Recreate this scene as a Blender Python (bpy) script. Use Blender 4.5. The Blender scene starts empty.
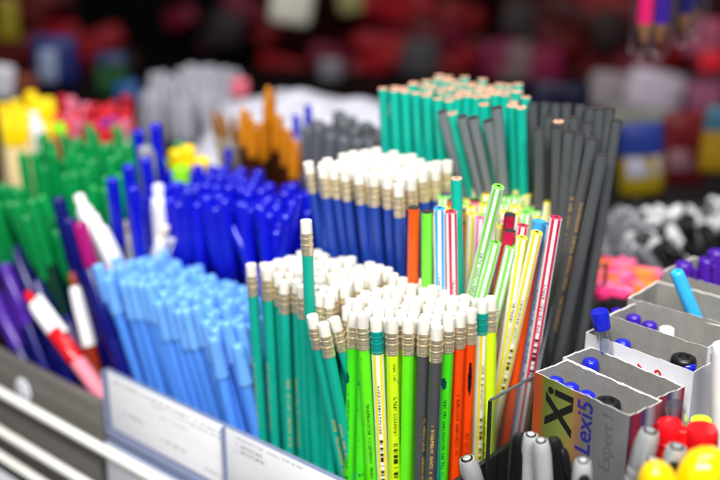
import bpy, math, random
from mathutils import Vector, Matrix
random.seed(7)
rnd = random.random
def ru(a, b): return a + (b - a) * rnd()
scn = bpy.context.scene
COL = scn.collection

# ------------------------------------------------------------------ camera
CAMZ, PITCH, F = 0.402, math.radians(18.0), 1000.0
cp, sp = math.cos(PITCH), math.sin(PITCH)
TH = math.radians(41.0)
U = Vector((math.cos(TH), -math.sin(TH), 0)); V = Vector((math.sin(TH), math.cos(TH), 0))

def ray(px, py):
    xc, yc = (px - 360) / F, (240 - py) / F
    return Vector((xc, cp + yc * sp, -sp + yc * cp))
def hz(px, py, z):                       # point of a view direction at height z
    d = ray(px, py); return Vector((0, 0, CAMZ)) + d * ((z - CAMZ) / d.z)
def hy(px, py, y):                       # ... on the upright plane at distance y
    d = ray(px, py); return Vector((0, 0, CAMZ)) + d * (y / d.y)
def wd(px, py, t):                       # ... at depth t
    return Vector((0, 0, CAMZ)) + ray(px, py) * t
def hv(px, py, v):                       # ... on the rack plane v = const
    d = ray(px, py); return Vector((0, 0, CAMZ)) + d * (v / d.dot(V))
def uv(u, v, z=0.0): return U * u + V * v + Vector((0, 0, z))

# ------------------------------------------------------------------ materials
def lin(c):
    if isinstance(c, str):
        c = [int(c[i:i + 2], 16) / 255 for i in (0, 2, 4)]
        c = [x / 12.92 if x <= .04045 else ((x + .055) / 1.055) ** 2.4 for x in c]
    return (c[0], c[1], c[2], 1)
MATS = {}
def mat(name, col, rough=.35, metal=0, coat=0, trans=0, var=.06, sss=0, bump=0, bscale=900, spec=.5, ior=1.45):
    if name in MATS: return MATS[name]
    m = bpy.data.materials.new(name); m.use_nodes = True
    nt = m.node_tree; b = nt.nodes['Principled BSDF']; L = nt.links.new
    b.inputs['Base Color'].default_value = lin(col)
    b.inputs['Roughness'].default_value = rough
    b.inputs['Metallic'].default_value = metal
    b.inputs['Coat Weight'].default_value = coat
    b.inputs['Coat Roughness'].default_value = .12
    b.inputs['Transmission Weight'].default_value = trans
    b.inputs['Specular IOR Level'].default_value = spec
    b.inputs['IOR'].default_value = ior
    if sss:
        b.inputs['Subsurface Weight'].default_value = sss
        b.inputs['Subsurface Radius'].default_value = (1, 1, 1)
        b.inputs['Subsurface Scale'].default_value = .002
    tc = nt.nodes.new('ShaderNodeTexCoord'); oi = nt.nodes.new('ShaderNodeObjectInfo')
    nz = nt.nodes.new('ShaderNodeTexNoise'); nz.inputs['Scale'].default_value = 160; nz.inputs['Detail'].default_value = 5
    off = nt.nodes.new('ShaderNodeVectorMath'); off.operation = 'ADD'
    L(tc.outputs['Object'], off.inputs[0]); L(oi.outputs['Random'], off.inputs[1]); L(off.outputs[0], nz.inputs['Vector'])
    hs = nt.nodes.new('ShaderNodeHueSaturation'); hs.inputs['Color'].default_value = lin(col)
    mr = nt.nodes.new('ShaderNodeMapRange'); mr.inputs['To Min'].default_value = 1 - var; mr.inputs['To Max'].default_value = 1 + var
    L(oi.outputs['Random'], mr.inputs['Value'])
    mr2 = nt.nodes.new('ShaderNodeMapRange'); mr2.inputs['To Min'].default_value = 1 - var; mr2.inputs['To Max'].default_value = 1 + var * .6
    mr2.inputs['From Min'].default_value = .3; mr2.inputs['From Max'].default_value = .7
    L(nz.outputs['Fac'], mr2.inputs['Value'])
    mu = nt.nodes.new('ShaderNodeMath'); mu.operation = 'MULTIPLY'
    L(mr.outputs[0], mu.inputs[0]); L(mr2.outputs[0], mu.inputs[1]); L(mu.outputs[0], hs.inputs['Value'])
    L(hs.outputs[0], b.inputs['Base Color'])
    rr = nt.nodes.new('ShaderNodeMapRange'); rr.inputs['To Min'].default_value = max(.02, rough - .07); rr.inputs['To Max'].default_value = rough + .1
    L(nz.outputs['Fac'], rr.inputs['Value']); L(rr.outputs[0], b.inputs['Roughness'])
    if bump:
        n2 = nt.nodes.new('ShaderNodeTexNoise'); n2.inputs['Scale'].default_value = bscale; L(off.outputs[0], n2.inputs['Vector'])
        bp = nt.nodes.new('ShaderNodeBump'); bp.inputs['Strength'].default_value = bump; bp.inputs['Distance'].default_value = .0004
        L(n2.outputs['Fac'], bp.inputs['Height']); L(bp.outputs[0], b.inputs['Normal'])
    MATS[name] = m; m['out'] = hs.name
    return m

class NB:
    """tiny helper for math node chains"""
    def __init__(s, nt): s.nt = nt
    def m(s, op, a, b=None, c=None):
        n = s.nt.nodes.new('ShaderNodeMath'); n.operation = op
        for i, x in enumerate((a, b, c)):
            if x is None: continue
            if isinstance(x, (int, float)): n.inputs[i].default_value = x
            else: s.nt.links.new(x, n.inputs[i])
        return n.outputs[0]
    def white(s, x, y=0.0, z=0.0):
        c = s.nt.nodes.new('ShaderNodeCombineXYZ'); w = s.nt.nodes.new('ShaderNodeTexWhiteNoise'); w.noise_dimensions = '3D'
        for i, q in enumerate((x, y, z)):
            if isinstance(q, (int, float)): c.inputs[i].default_value = q
            else: s.nt.links.new(q, c.inputs[i])
        s.nt.links.new(c.outputs[0], w.inputs['Vector']); return w.outputs['Value']
    def between(s, x, a, b): return s.m('MULTIPLY', s.m('GREATER_THAN', x, a), s.m('LESS_THAN', x, b))
    def mix(s, fac, a, b):
        n = s.nt.nodes.new('ShaderNodeMix'); n.data_type = 'RGBA'
        s.nt.links.new(fac, n.inputs[0])
        for i, x in ((6, a), (7, b)):
            if isinstance(x, tuple): n.inputs[i].default_value = x
            else: s.nt.links.new(x, n.inputs[i])
        return n.outputs[2]

def marks(nb, along, across, a0, a1, half, cell=.0017, px=.00038, gate=.42):
    """illegible foil imprint: letter cells made of random strokes inside a narrow strip"""
    oi = next((n for n in nb.nt.nodes if n.type == 'OBJECT_INFO'), None); sd = nb.m('MULTIPLY', oi.outputs['Random'], 57.0)
    strip = nb.m('MULTIPLY', nb.between(along, a0, a1), nb.m('LESS_THAN', nb.m('ABSOLUTE', across), half))
    sub = nb.white(nb.m('FLOOR', nb.m('DIVIDE', along, px)), nb.m('FLOOR', nb.m('DIVIDE', across, px * 1.25)), sd)
    ink = nb.m('GREATER_THAN', sub, gate)
    fr = nb.m('LESS_THAN', nb.m('FRACT', nb.m('DIVIDE', along, cell)), .76)
    word = nb.m('GREATER_THAN', nb.white(nb.m('FLOOR', nb.m('DIVIDE', along, cell)), 3.3, sd), .16)
    return nb.m('MULTIPLY', nb.m('MULTIPLY', strip, ink), nb.m('MULTIPLY', fr, word))

def paint(name, col, ink=None, ranges=(), barcode=None, metal_ink=False, splat=None, rough=.33, coat=.25, splat_thr=.7, streak=None):
    """pencil lacquer with an imprint on the facet that looks along local +X; z runs up the barrel (top = .19)"""
    if name in MATS: return MATS[name]
    m = mat(name, col, rough, coat=coat, var=.05, bump=.08)
    nt = m.node_tree; nb = NB(nt); b = nt.nodes['Principled BSDF']
    tc = next(n for n in nt.nodes if n.type == 'TEX_COORD'); sx = nt.nodes.new('ShaderNodeSeparateXYZ')
    nt.links.new(tc.outputs['Object'], sx.inputs[0]); x, y, z = sx.outputs
    c = nt.nodes[m['out']].outputs[0]; face = nb.m('GREATER_THAN', x, 0)
    if ink:
        tot = None
        for (a0, a1, half, cell) in ranges:
            k = marks(nb, z, y, a0, a1, half, cell)
            tot = k if tot is None else nb.m('MAXIMUM', tot, k)
        if barcode:
            bars = nb.m('GREATER_THAN', nb.white(nb.m('FLOOR', nb.m('DIVIDE', z, .00055)), 1.7), .45)
            k = nb.m('MULTIPLY', bars, nb.m('MULTIPLY', nb.between(z, *barcode), nb.m('LESS_THAN', nb.m('ABSOLUTE', y), .0013)))
            tot = nb.m('MAXIMUM', tot, k)
        tot = nb.m('MULTIPLY', tot, face)
        c = nb.mix(tot, c, lin(ink))
        if metal_ink:
            nt.links.new(nb.m('MULTIPLY', tot, .25), b.inputs['Metallic'])
    if splat:
        nz = nt.nodes.new('ShaderNodeTexNoise'); nz.inputs['Scale'].default_value = 260; nz.inputs['Detail'].default_value = 2
        oi = next(n for n in nt.nodes if n.type == 'OBJECT_INFO')
        ad = nt.nodes.new('ShaderNodeVectorMath'); ad.operation = 'ADD'
        sc = nt.nodes.new('ShaderNodeVectorMath'); sc.operation = 'MULTIPLY'; sc.inputs[1].default_value = (1, 1, .45)
        nt.links.new(tc.outputs['Object'], sc.inputs[0])
        nt.links.new(sc.outputs[0], ad.inputs[0]); nt.links.new(oi.outputs['Random'], ad.inputs[1]); nt.links.new(ad.outputs[0], nz.inputs['Vector'])
        c = nb.mix(nb.m('GREATER_THAN', nz.outputs['Fac'], splat_thr), c, lin(splat))
    if streak:
        yc, zc, hw, hh, scol = streak
        nz = nt.nodes.new('ShaderNodeTexNoise'); nz.inputs['Scale'].default_value = 700
        nt.links.new(tc.outputs['Object'], nz.inputs['Vector'])
        wob = nb.m('MULTIPLY', nb.m('SUBTRACT', nz.outputs['Fac'], .5), 1.6)
        e = nb.m('ADD', nb.m('POWER', nb.m('ABSOLUTE', nb.m('DIVIDE', nb.m('SUBTRACT', y, yc), hw)), 2),
                 nb.m('POWER', nb.m('ABSOLUTE', nb.m('DIVIDE', nb.m('SUBTRACT', z, zc), hh)), 2))
        k = nb.m('MULTIPLY', nb.m('LESS_THAN', nb.m('ADD', e, wob), 1), face)
        c = nb.mix(k, c, lin(scol))
    nt.links.new(c, b.inputs['Base Color'])
    return m

def clear(name, tint=(1, 1, 1), gloss=.12, rough=.05):
    if name in MATS: return MATS[name]
    m = bpy.data.materials.new(name); m.use_nodes = True; nt = m.node_tree; nt.nodes.clear()
    o = nt.nodes.new('ShaderNodeOutputMaterial'); t = nt.nodes.new('ShaderNodeBsdfTransparent'); g = nt.nodes.new('ShaderNodeBsdfGlossy')
    t.inputs[0].default_value = lin(tint); g.inputs['Roughness'].default_value = rough; g.inputs[0].default_value = (1, 1, 1, 1)
    lw = nt.nodes.new('ShaderNodeLayerWeight'); lw.inputs[0].default_value = .35
    mr = nt.nodes.new('ShaderNodeMapRange'); mr.inputs['To Min'].default_value = gloss * .4; mr.inputs['To Max'].default_value = min(1, gloss * 5)
    mx = nt.nodes.new('ShaderNodeMixShader')
    nt.links.new(lw.outputs['Facing'], mr.inputs[0]); nt.links.new(mr.outputs[0], mx.inputs[0])
    nt.links.new(t.outputs[0], mx.inputs[1]); nt.links.new(g.outputs[0], mx.inputs[2]); nt.links.new(mx.outputs[0], o.inputs[0])
    MATS[name] = m; return m

# ------------------------------------------------------------------ mesh helpers
def mesh(name, verts, faces, mats, idx=None, smooth=True, angle=38):
    me = bpy.data.meshes.new(name); me.from_pydata([tuple(v) for v in verts], [], faces)
    for m in (mats if isinstance(mats, (list, tuple)) else [mats]): me.materials.append(m)
    if idx:
        for p, i in zip(me.polygons, idx): p.material_index = i
    if smooth:
        for p in me.polygons: p.use_smooth = True
        me.set_sharp_from_angle(angle=math.radians(angle))
    me.update(); return me
def circle(n=20, r=1.0, rot=0): return [(r * math.cos(rot + 2 * math.pi * i / n), r * math.sin(rot + 2 * math.pi * i / n)) for i in range(n)]
def hexagon(R=1.0, rd=.10):
    out = []
    for k in range(6):
        a = math.radians(30 + 60 * k); c = Vector((R * math.cos(a), R * math.sin(a)))
        for t in (-1, 0, 1):
            a2 = a + t * math.radians(60)
            if t == 0: out.append(tuple(c * (1 - rd * .42)))
            else:
                p2 = Vector((R * math.cos(a2), R * math.sin(a2))); out.append(tuple(c + (p2 - c) * rd))
        out[-3], out[-2], out[-1] = out[-3], out[-2], out[-1]
    return out
def loft(name, section, rings, mats, ringmat=None, segmat=None, cap=(True, True), angle=38, open_in=False):
    """section: unit outline; rings: (scale, z) or (sx, sy, z, ox, oy)"""
    n = len(section); vs = []; fs = []; ix = []
    for r in rings:
        if len(r) == 2: sx = sy = r[0]; z = r[1]; ox = oy = 0
        else: sx, sy, z, ox, oy = r
        vs += [(x * sx + ox, y * sy + oy, z) for x, y in section]
    for k in range(len(rings) - 1):
        for i in range(n):
            j = (i + 1) % n
            fs.append((k * n + i, k * n + j, (k + 1) * n + j, (k + 1) * n + i))
            ix.append(segmat[i] if segmat else (ringmat[k] if ringmat else 0))
    if cap[0]: fs.append(tuple(range(n - 1, -1, -1))); ix.append(ringmat[0] if ringmat else 0)
    if cap[1]: fs.append(tuple(range((len(rings) - 1) * n, len(rings) * n))); ix.append(ringmat[-1] if ringmat else 0)
    return mesh(name, vs, fs, mats, ix, angle=angle)
def boxes(name, lst, mats, idx=None, bevel=0):
    vs = []; fs = []; ix = []
    for q, (x0, x1, y0, y1, z0, z1) in enumerate(lst):
        o = len(vs)
        vs += [(x0, y0, z0), (x1, y0, z0), (x1, y1, z0), (x0, y1, z0), (x0, y0, z1), (x1, y0, z1), (x1, y1, z1), (x0, y1, z1)]
        for f in ((0, 3, 2, 1), (4, 5, 6, 7), (0, 1, 5, 4), (1, 2, 6, 5), (2, 3, 7, 6), (3, 0, 4, 7)):
            fs.append(tuple(o + i for i in f)); ix.append(idx[q] if idx else 0)
    me = mesh(name, vs, fs, mats, ix, smooth=False)
    if bevel:
        import bmesh
        bm = bmesh.new(); bm.from_mesh(me)
        bmesh.ops.bevel(bm, geom=bm.edges[:], offset=bevel, segments=2, affect='EDGES', profile=.5)
        bm.to_mesh(me); bm.free()
        for p in me.polygons: p.use_smooth = True
        me.set_sharp_from_angle(angle=math.radians(40))
    return me
def tube(name, pts, r, m, n=10):
    vs = []; fs = []; pts = [Vector(p) for p in pts]
    for i, p in enumerate(pts):
        d = (pts[min(i + 1, len(pts) - 1)] - pts[max(i - 1, 0)]).normalized()
        a = d.cross(Vector((0, 0, 1)) if abs(d.z) < .9 else Vector((1, 0, 0))).normalized(); b = d.cross(a)
        vs += [p + (a * math.cos(2 * math.pi * k / n) + b * math.sin(2 * math.pi * k / n)) * r for k in range(n)]
    for i in range(len(pts) - 1):
        for k in range(n):
            j = (k + 1) % n; fs.append((i * n + k, i * n + j, (i + 1) * n + j, (i + 1) * n + k))
    fs.append(tuple(range(n - 1, -1, -1))); fs.append(tuple(range((len(pts) - 1) * n, len(pts) * n)))
    return mesh(name, vs, fs, m)
def disc(name, r, z, m, n=20, h=.0002): return loft(name, circle(n, r), [(1, z), (1, z + h)], m)

# ------------------------------------------------------------------ objects
def link(name, data, parent=None):
    o = bpy.data.objects.new(name, data); COL.objects.link(o)
    if parent is not None: o.parent = parent
    return o
def tag(o, label=None, cat=None, group=None, kind=None):
    if label: o['label'] = label
    if cat: o['category'] = cat
    if group: o['group'] = group
    if kind: o['kind'] = kind
    return o
def frame(dirv, roll):
    z = dirv.normalized(); h = Vector((math.cos(roll), math.sin(roll), 0))
    x = (h - z * h.dot(z)).normalized(); y = z.cross(x)
    return Matrix((x, y, z)).transposed().to_4x4()
def build(proto, M, label, group=None, name=None, cat=None):
    """proto: {'name','cat','len','parts':[(name, mesh, [(name, mesh)...])]}"""
    r = link(name or proto['name'], None); r.empty_display_size = .01
    r.matrix_world = M; tag(r, label, cat or proto['cat'], group)
    for pn, pm, subs in proto['parts']:
        p = link(pn, pm, r)
        for sn, sm in subs: link(sn, sm, p)
    return r
FACE = -math.pi / 2                      # local +X towards the camera side
def stick(proto, top, low=None, roll=None, lean=(0, 0), label='', group=None, drop=0, **k):
    """stand a pen with its upper end at TOP; it points from LOW (any point lower on its axis) to TOP, or leans by LEAN (dx, dy per unit height)"""
    d = (top - low) if low is not None else Vector((lean[0], lean[1], 1))
    d.normalize(); roll = ru(0, 6.28) if roll is None else roll
    base = top - d * proto['len']
    return build(proto, Matrix.Translation(base) @ frame(d, roll), label, group, **k)

# ------------------------------------------------------------------ palette
WHITE_RUBBER = mat('white rubber', 'DFDBD0', .75, var=.085, bump=.25, bscale=1500, sss=.15, spec=.3)
FERRULE = mat('champagne ferrule metal', (.97, .84, .60), .26, metal=.78, var=.07, bump=.3, bscale=1100)
TEAL_RUBBER = mat('teal plastic ferrule', '078C82', .35, coat=.2)
WOOD = mat('pencil wood', 'E0A68A', .75, var=.14, bump=.3, bscale=1200)
LEAD = mat('graphite', '303033', .4)
DARKWOOD = mat('dark dyed wood', '2A2528', .7, var=.1)
GOLD = 'E0B548'
TEAL = paint('teal lacquer', '10A58E', GOLD, [(.075, .125, .0009, .0017)], metal_ink=True)
TEAL2 = paint('bright teal lacquer', '0EB09A', GOLD, [(.04, .09, .0010, .0019)], metal_ink=True)
BLUE = paint('cobalt lacquer', '1D3F9E', GOLD, [(.07, .12, .0010, .0019)], metal_ink=True)
GREY = paint('charcoal lacquer', '4A4A4E', GOLD, [(.06, .130, .0009, .0017)], metal_ink=True, splat='17171A', splat_thr=.74)
BLACK = paint('black lacquer', '4F5255', 'DCAE66', [(.06, .15, .0010, .0020)], metal_ink=True, rough=.3)
SLATE = paint('slate lacquer', '6C7378', None, rough=.4)
LIME = paint('neon lime lacquer', '5FE31C', '14330F', [(.085, .135, .0009, .0016)], splat='0A8E6C', splat_thr=.735)
LIME2 = paint('neon green lacquer', '46D91E', '103010', [(.09, .14, .0009, .0016)], barcode=(.05, .085), splat='0B4A44', splat_thr=.71,
              streak=(-.0012, .150, .0016, .004, '07524E'))
YEL = paint('neon yellow lacquer', 'CDEE1B', '26330A', [(.118, .143, .0010, .0016), (.153, .164, .0008, .0012)], barcode=(.085, .113), splat='4FA58A', splat_thr=.74)
ORG = paint('neon orange lacquer', 'F2460A', '3A1206', [(.10, .14, .0009, .0016)], barcode=(.05, .08))
ORG2 = paint('neon orange lacquer stained', 'F2460A', '3A1206', [(.085, .115, .0009, .0016)], streak=(.0004, .148, .0012, .011, '16100E'))
S_WHITE = paint('white stripe lacquer', 'EDEFF0', '222222', [(.118, .15, .0008, .0020)], barcode=(.085, .115))
S_GREEN = mat('green stripe lacquer', '7BD64A', .3, coat=.2)
S_YEL = mat('yellow stripe lacquer', 'E9D92A', .3, coat=.2)
S_BLUE = mat('sky stripe lacquer', '3F9FE0', .3, coat=.2)
S_RED = mat('raspberry stripe lacquer', 'CF2A4F', .3, coat=.2)
S_PINK = mat('pink stripe lacquer', 'E0709A', .3, coat=.2)
CRIM = mat('crimson lacquer', 'C01445', .3, coat=.2)
P_ORG = paint('orange lacquer plain', 'F0560F', None)
P_GRN = paint('grass green lacquer plain', '6FD93A', None)

# ------------------------------------------------------------------ pencils
L = .19; HEX = hexagon(.00385, .2); RND = circle(24, .00355, math.pi / 24)
def barrel_mesh(name, m, sec=HEX, top=L - .0195):
    return loft(name, sec, [(.98, 0), (1, .0004), (1, top)], m)
def striped_mesh(name, ca, cb, top=L - .0195):
    # stripes run the length of the barrel: four segments of colour, four of white
    seg = [(1 if (i // 2) % 2 else 0) for i in range(24)]
    return loft(name, circle(24, .0036, -math.pi / 16), [(.98, 0), (1, .0004), (1, top)], [ca, cb], segmat=seg)
R0 = .0037
fer_r = [(.93, L - .0212)]
for z0, z1, k in ((.0212, .0200, 1.0), (.0200, .0197, .955), (.0197, .0187, 1.0), (.0187, .0184, .955), (.0184, .0157, 1.0), (.0157, .0154, .95), (.0154, .0142, 1.055), (.0142, .0138, .95), (.0138, .0119, .97),
                  (.0119, .0115, .945), (.0115, .0103, 1.055), (.0103, .0099, .955), (.0099, .0075, .985)):
    fer_r += [(k * .992, L - z0 + .00004), (k, L - z0 + .0002), (k, L - z1 - .0002), (k * .992, L - z1 - .00004)]
fer_r += [(.90, L - .0074)]
FER = loft('ferrule', circle(24, R0), fer_r, FERRULE, angle=30)
FER_T = loft('ferrule_teal', circle(24, R0 * 1.02), fer_r, TEAL_RUBBER, angle=30)
ERA = [loft('eraser', circle(20, .00345 * k), [(.98, L - .0105), (1, L - .008), (1.0, L - .0009), (.975, L - .0004), (.93, L - .0001), (.84, L), (.4, L + .00015)], WHITE_RUBBER, angle=60) for k in (1, 1.0, 1.02)]
def eraser_pencil(m, kind='eraser_pencil', fer=None, stripes=None):
    bm = striped_mesh('barrel', *stripes) if stripes else barrel_mesh('barrel', m)
    return {'name': kind, 'cat': 'pencil', 'len': L, 'parts': [('barrel', bm, []), ('ferrule', fer or FER, []), ('eraser', ERA[0], [])]}
def end_meshes(r, wood, lead, hole=.0011, top=L):
    w = loft('wood_end', circle(20, r), [(.985, top - .0010), (.985, top - .00005), (.94, top + .00015)], wood)
    l = loft('lead', circle(12, hole), [(1, top - .0002), (1, top + .00028)], lead)
    return w, l
def blunt_pencil(m, kind, wood=WOOD, lead=LEAD, stripes=None, cat='pencil', hole=.0011):
    bm = striped_mesh('barrel', *stripes, top=L - .0006) if stripes else barrel_mesh('barrel', m, top=L - .0006)
    w, l = end_meshes(.0034, wood, lead, hole)
    return {'name': kind, 'cat': cat, 'len': L, 'parts': [('barrel', bm, []), ('wood_end', w, [('lead', l)])]}

K_TEAL = eraser_pencil(TEAL, 'teal_eraser_pencil')
K_BLUE = eraser_pencil(BLUE, 'blue_eraser_pencil')
K_LIME = eraser_pencil(LIME, 'neon_eraser_pencil'); K_LIME2 = eraser_pencil(LIME2, 'neon_eraser_pencil'); K_YEL = eraser_pencil(YEL, 'neon_eraser_pencil')
K_ORG = eraser_pencil(ORG, 'neon_eraser_pencil'); K_ORG2 = eraser_pencil(ORG2, 'neon_eraser_pencil'); K_GREY = eraser_pencil(GREY, 'charcoal_eraser_pencil')
K_YSTR = eraser_pencil(None, 'striped_eraser_pencil', FER_T, (S_WHITE, S_YEL))
B_TEAL = blunt_pencil(TEAL2, 'unsharpened_teal_pencil')
B_BLACK = blunt_pencil(BLACK, 'black_pencil', DARKWOOD); B_COPPER = blunt_pencil(BLACK, 'black_pencil', WOOD)
B_SLATE = blunt_pencil(SLATE, 'slate_pencil', DARKWOOD)
DKP0 = mat('hole black', '0C0C0E', .6)
B_STR = {k: blunt_pencil(None, 'striped_pencil', m, DKP0, hole=.00125, stripes=(S_WHITE, m)) for k, m in (('green', S_GREEN), ('yellow', S_YEL), ('blue', S_BLUE), ('red', S_RED), ('pink', S_PINK))}
B_ORG = blunt_pencil(P_ORG, 'painted_pencil', DARKWOOD); B_GRN = blunt_pencil(P_GRN, 'painted_pencil', DARKWOOD); B_CRIM = blunt_pencil(CRIM, 'painted_pencil', DARKWOOD)
B_TOP = blunt_pencil(P_ORG, 'painted_pencil', DARKWOOD)

def near(p, lst, d): return any((p.x - q.x) ** 2 + (p.y - q.y) ** 2 < d * d for q in lst)
def fill(u0, u1, v0, v1, step, taken=(), jit=.0006):
    """hexagonal packing of a rack cell, in rack axes"""
    out = []; row = 0; v = v0
    while v <= v1:
        u = u0 + (step / 2 if row % 2 else 0)
        while u <= u1:
            p = uv(u + ru(-jit, jit), v + ru(-jit, jit))
            if not near(p, taken, step * .93): out.append(p)
            u += step
        v += step * .866; row += 1
    return out

# -------- front bundle: teal pencils
taken = []
G1 = 'teal eraser pencils packed in the front left bundle'
T1 = 'teal pencil with white eraser packed upright in the front teal bundle'
for px, py, lx, z in ((251, 264, 262.5, .192), (267, 268, 275, .192), (284, 281, 289, .187), (297, 280, 302.5, .190), (319, 279, 325, .190)):
    t = hz(px, py, z); taken.append(t)
    stick(K_TEAL, t, hy(lx, 430, t.y + .002), FACE + ru(-1.0, -.5) + (.9 if px == 284 else 0), label=T1, group=G1)
t = hz(306, 220, .234); taken.append(t)
stick(K_TEAL, t, hy(315, 420, t.y + .002), FACE + 1.6, label='teal eraser pencil sticking up well above all others of the front bundle')
for px, py, lx, ly, z, lab, rl in ((323, 323, 354, 478, .180, 'nearest of the slanting teal eraser pencils, in front of the price card', -.5),
                                   (312, 315, 344, 478, .182, 'slanting teal eraser pencil with gold imprint, left of the nearest slanting one', .25),
                                   (334, 318, 357, 400, .181, 'slanting teal eraser pencil tucked behind the nearest slanting one', 2)):
    t = hz(px, py, z); taken.append(t)
    stick(K_TEAL, t, hy(lx, ly, t.y + .003), FACE + rl, label=lab)
for p in fill(-.444, -.372, .404, .459, .0077, taken):
    p.z = .190 + ru(-.0035, .0025)
    stick(K_TEAL, p, lean=(ru(-.03, .0), ru(-.02, .02)), label=T1, group=G1)

# -------- front bundle: neon and mixed pencils
fl = [(362, 314, 371, K_LIME, 'neon lime eraser pencil, first at the left end of the neon front row', .1, .190),
      (376, 318, 383, K_YSTR, 'white pencil with yellow stripes and teal ferrule beside the first lime pencil', -.1, .188),
      (392, 319, 394.5, K_YEL, 'neon yellow eraser pencil with black imprint and barcode in the front row', .25, .189),
      (408.5, 319, 405.5, K_LIME, 'neon lime eraser pencil between the yellow one and the two charcoal ones', -1.4, .189),
      (424, 320, 419.5, K_GREY, 'charcoal eraser pencil, left of the two standing side by side', .6, .189),
      (437, 326, 431, K_GREY, 'charcoal eraser pencil, right and nearer of the two side by side', -.1, .188),
      (449, 317, 442, K_LIME2, 'neon green eraser pencil with dark ink blots, right of the charcoal pair', -.1, .189),
      (460, 313, 454.5, K_ORG, 'neon orange eraser pencil next to the ink blotted green one', .1, .189),
      (471, 309, 465, K_ORG2, 'neon orange eraser pencil with a long black ink streak', 0, .189),
      (482.5, 300, 476, K_YSTR, 'yellow and white striped eraser pencil with teal ferrule right of the orange ones', .4, .190),
      (491, 297, 489, K_YEL, 'neon yellow eraser pencil at the right end of the neon front row', -1.3, .191)]
for px, py, lx, k, lab, rl, z in fl:
    t = hz(px, py, z); taken.append(t)
    stick(k, t, hy(lx, 472, t.y + .002), FACE + rl, label=lab)
kinds = [K_LIME, K_YEL, K_ORG, K_GREY, K_LIME2, K_YSTR, K_TEAL, K_TEAL]
for p in fill(-.366, -.303, .399, .462, .0077, taken):
    # keep behind the front row drawn above
    if p.y < .512 + max(0, p.x - .045) * 1.0: continue
    p.z = .188 + ru(-.004, .003)
    stick(random.choice(kinds), p, lean=(ru(-.03, .03), ru(-.02, .02)), label='mixed colour eraser pencil packed behind the neon front row', group='eraser pencils packed behind the neon front row', name='packed_eraser_pencil')

# -------- second tier: blue eraser pencils
taken = []
G2 = 'blue eraser pencils in the second tier bundle'; T2 = 'cobalt blue pencil with white eraser in the bundle on the second tier'
for px, py, lx, z in ((308, 162, 323, .247), (322, 166, 334, .247), (333, 167, 345, .246), (344, 169, 354, .246), (358, 172, 366, .246), (373, 174, 379, .246), (387, 176, 391, .246)):
    t = hz(px, py, z); taken.append(t); stick(K_BLUE, t, hy(lx, 250, t.y + .003), FACE + ru(1, 5), label=T2, group=G2)
t = hz(398.5, 184, .243); taken.append(t)
stick(K_BLUE, t, hy(401, 260, t.y + .002), FACE + 2, label='lowest blue eraser pencil at the near corner of its bundle, beside the orange one')
for p in fill(-.446, -.376, .468, .527, .0077, taken):
    p.z = .246 + ru(-.003, .003); stick(K_BLUE, p, lean=(ru(-.1, -.03), ru(-.02, .02)), label=T2, group=G2)

# -------- second tier: coloured and striped pencils
taken = []
sl = [(414, 207, 413, 275, B_ORG, 0.456, 'plain orange pencil with dark end beside the blue eraser pencils'),
      (427, 211, 427, 275, B_GRN, 0.456, 'plain grass green pencil with dark end right of the orange one'),
      (439.5, 208, 440, 275, B_STR['blue'], 0.458, 'sky blue and white striped pencil right of the plain green one'),
      (451, 211, 452, 275, B_STR['red'], 0.460, 'raspberry and white striped pencil standing before the tall teal one'),
      (456.5, 178, 458, 270, B_TEAL, 0.472, 'tall bare teal pencil rising out of the striped pencils'),
      (498.5, 186, 473, 290, B_STR['green'], 0.468, 'tallest green and white striped pencil, tilted right over the others'),
      (496, 242, 478, 310, B_STR['green'], 0.474, 'green and white striped pencil below the tallest one, left of its twin'),
      (511, 246, 494, 318, B_STR['green'], 0.478, 'green and white striped pencil nearest in front, beside the yellow ones'),
      (522, 237, 497, 400, B_STR['yellow'], 0.482, 'yellow and white striped pencil, left of the two long tilted ones'),
      (537, 232, 494, 425, B_STR['yellow'], 0.482, 'yellow and white striped pencil with barcode, right of the two long tilted ones'),
      (539, 221, 512, 400, B_TOP, 0.492, 'orange pencil with sky blue end behind the tilted yellow ones'),
      (556, 217, 527, 395, B_STR['red'], 0.487, 'long raspberry and white striped pencil tilted at the right edge'),
      (548, 224, 520, 400, B_STR['blue'], 0.497, 'sky blue striped pencil seen between the orange and the raspberry one'),
      (510, 230, 497, 300, B_CRIM, 0.480, 'crimson pencil with dark end, lower of the two crimson ones'),
      (510, 214, 500, 290, B_CRIM, 0.490, 'crimson pencil with dark end, farther of the two crimson ones'),
      (523, 225, 510, 300, B_STR['red'], 0.489, 'raspberry striped pencil just right of the lower crimson one')]
for px, py, lx, ly, k, v_, lab in sl:
    t = hv(px, py, v_); taken.append(t)
    o = stick(k, t, hv(lx, ly, v_ + (.002 if ly < 300 else -.004)), FACE + ru(-.25, .25), label=lab)
    if 'sky blue end' in lab:
        link('painted_end', loft('painted_end', circle(24, .00395), [(.9, L - .0072), (1, L - .007), (1, L + .0002), (.5, L + .0004)], S_BLUE), o)
ks = [B_STR['green'], B_STR['yellow'], B_STR['yellow'], B_STR['green'], B_STR['yellow'], B_STR['pink'], B_STR['green'], B_STR['yellow'], B_STR['green'], B_ORG]
for p in fill(-.370, -.312, .494, .560, .0078, taken, .001):
    p.z = .224 + ru(-.006, .005)
    stick(random.choice(ks), p, lean=((p.x - .06) * .9, ru(-.02, .03)), label='short striped or plain pencil packed among the coloured bundle on second tier', group='coloured pencils packed behind the second tier front row', name='packed_coloured_pencil')

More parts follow.
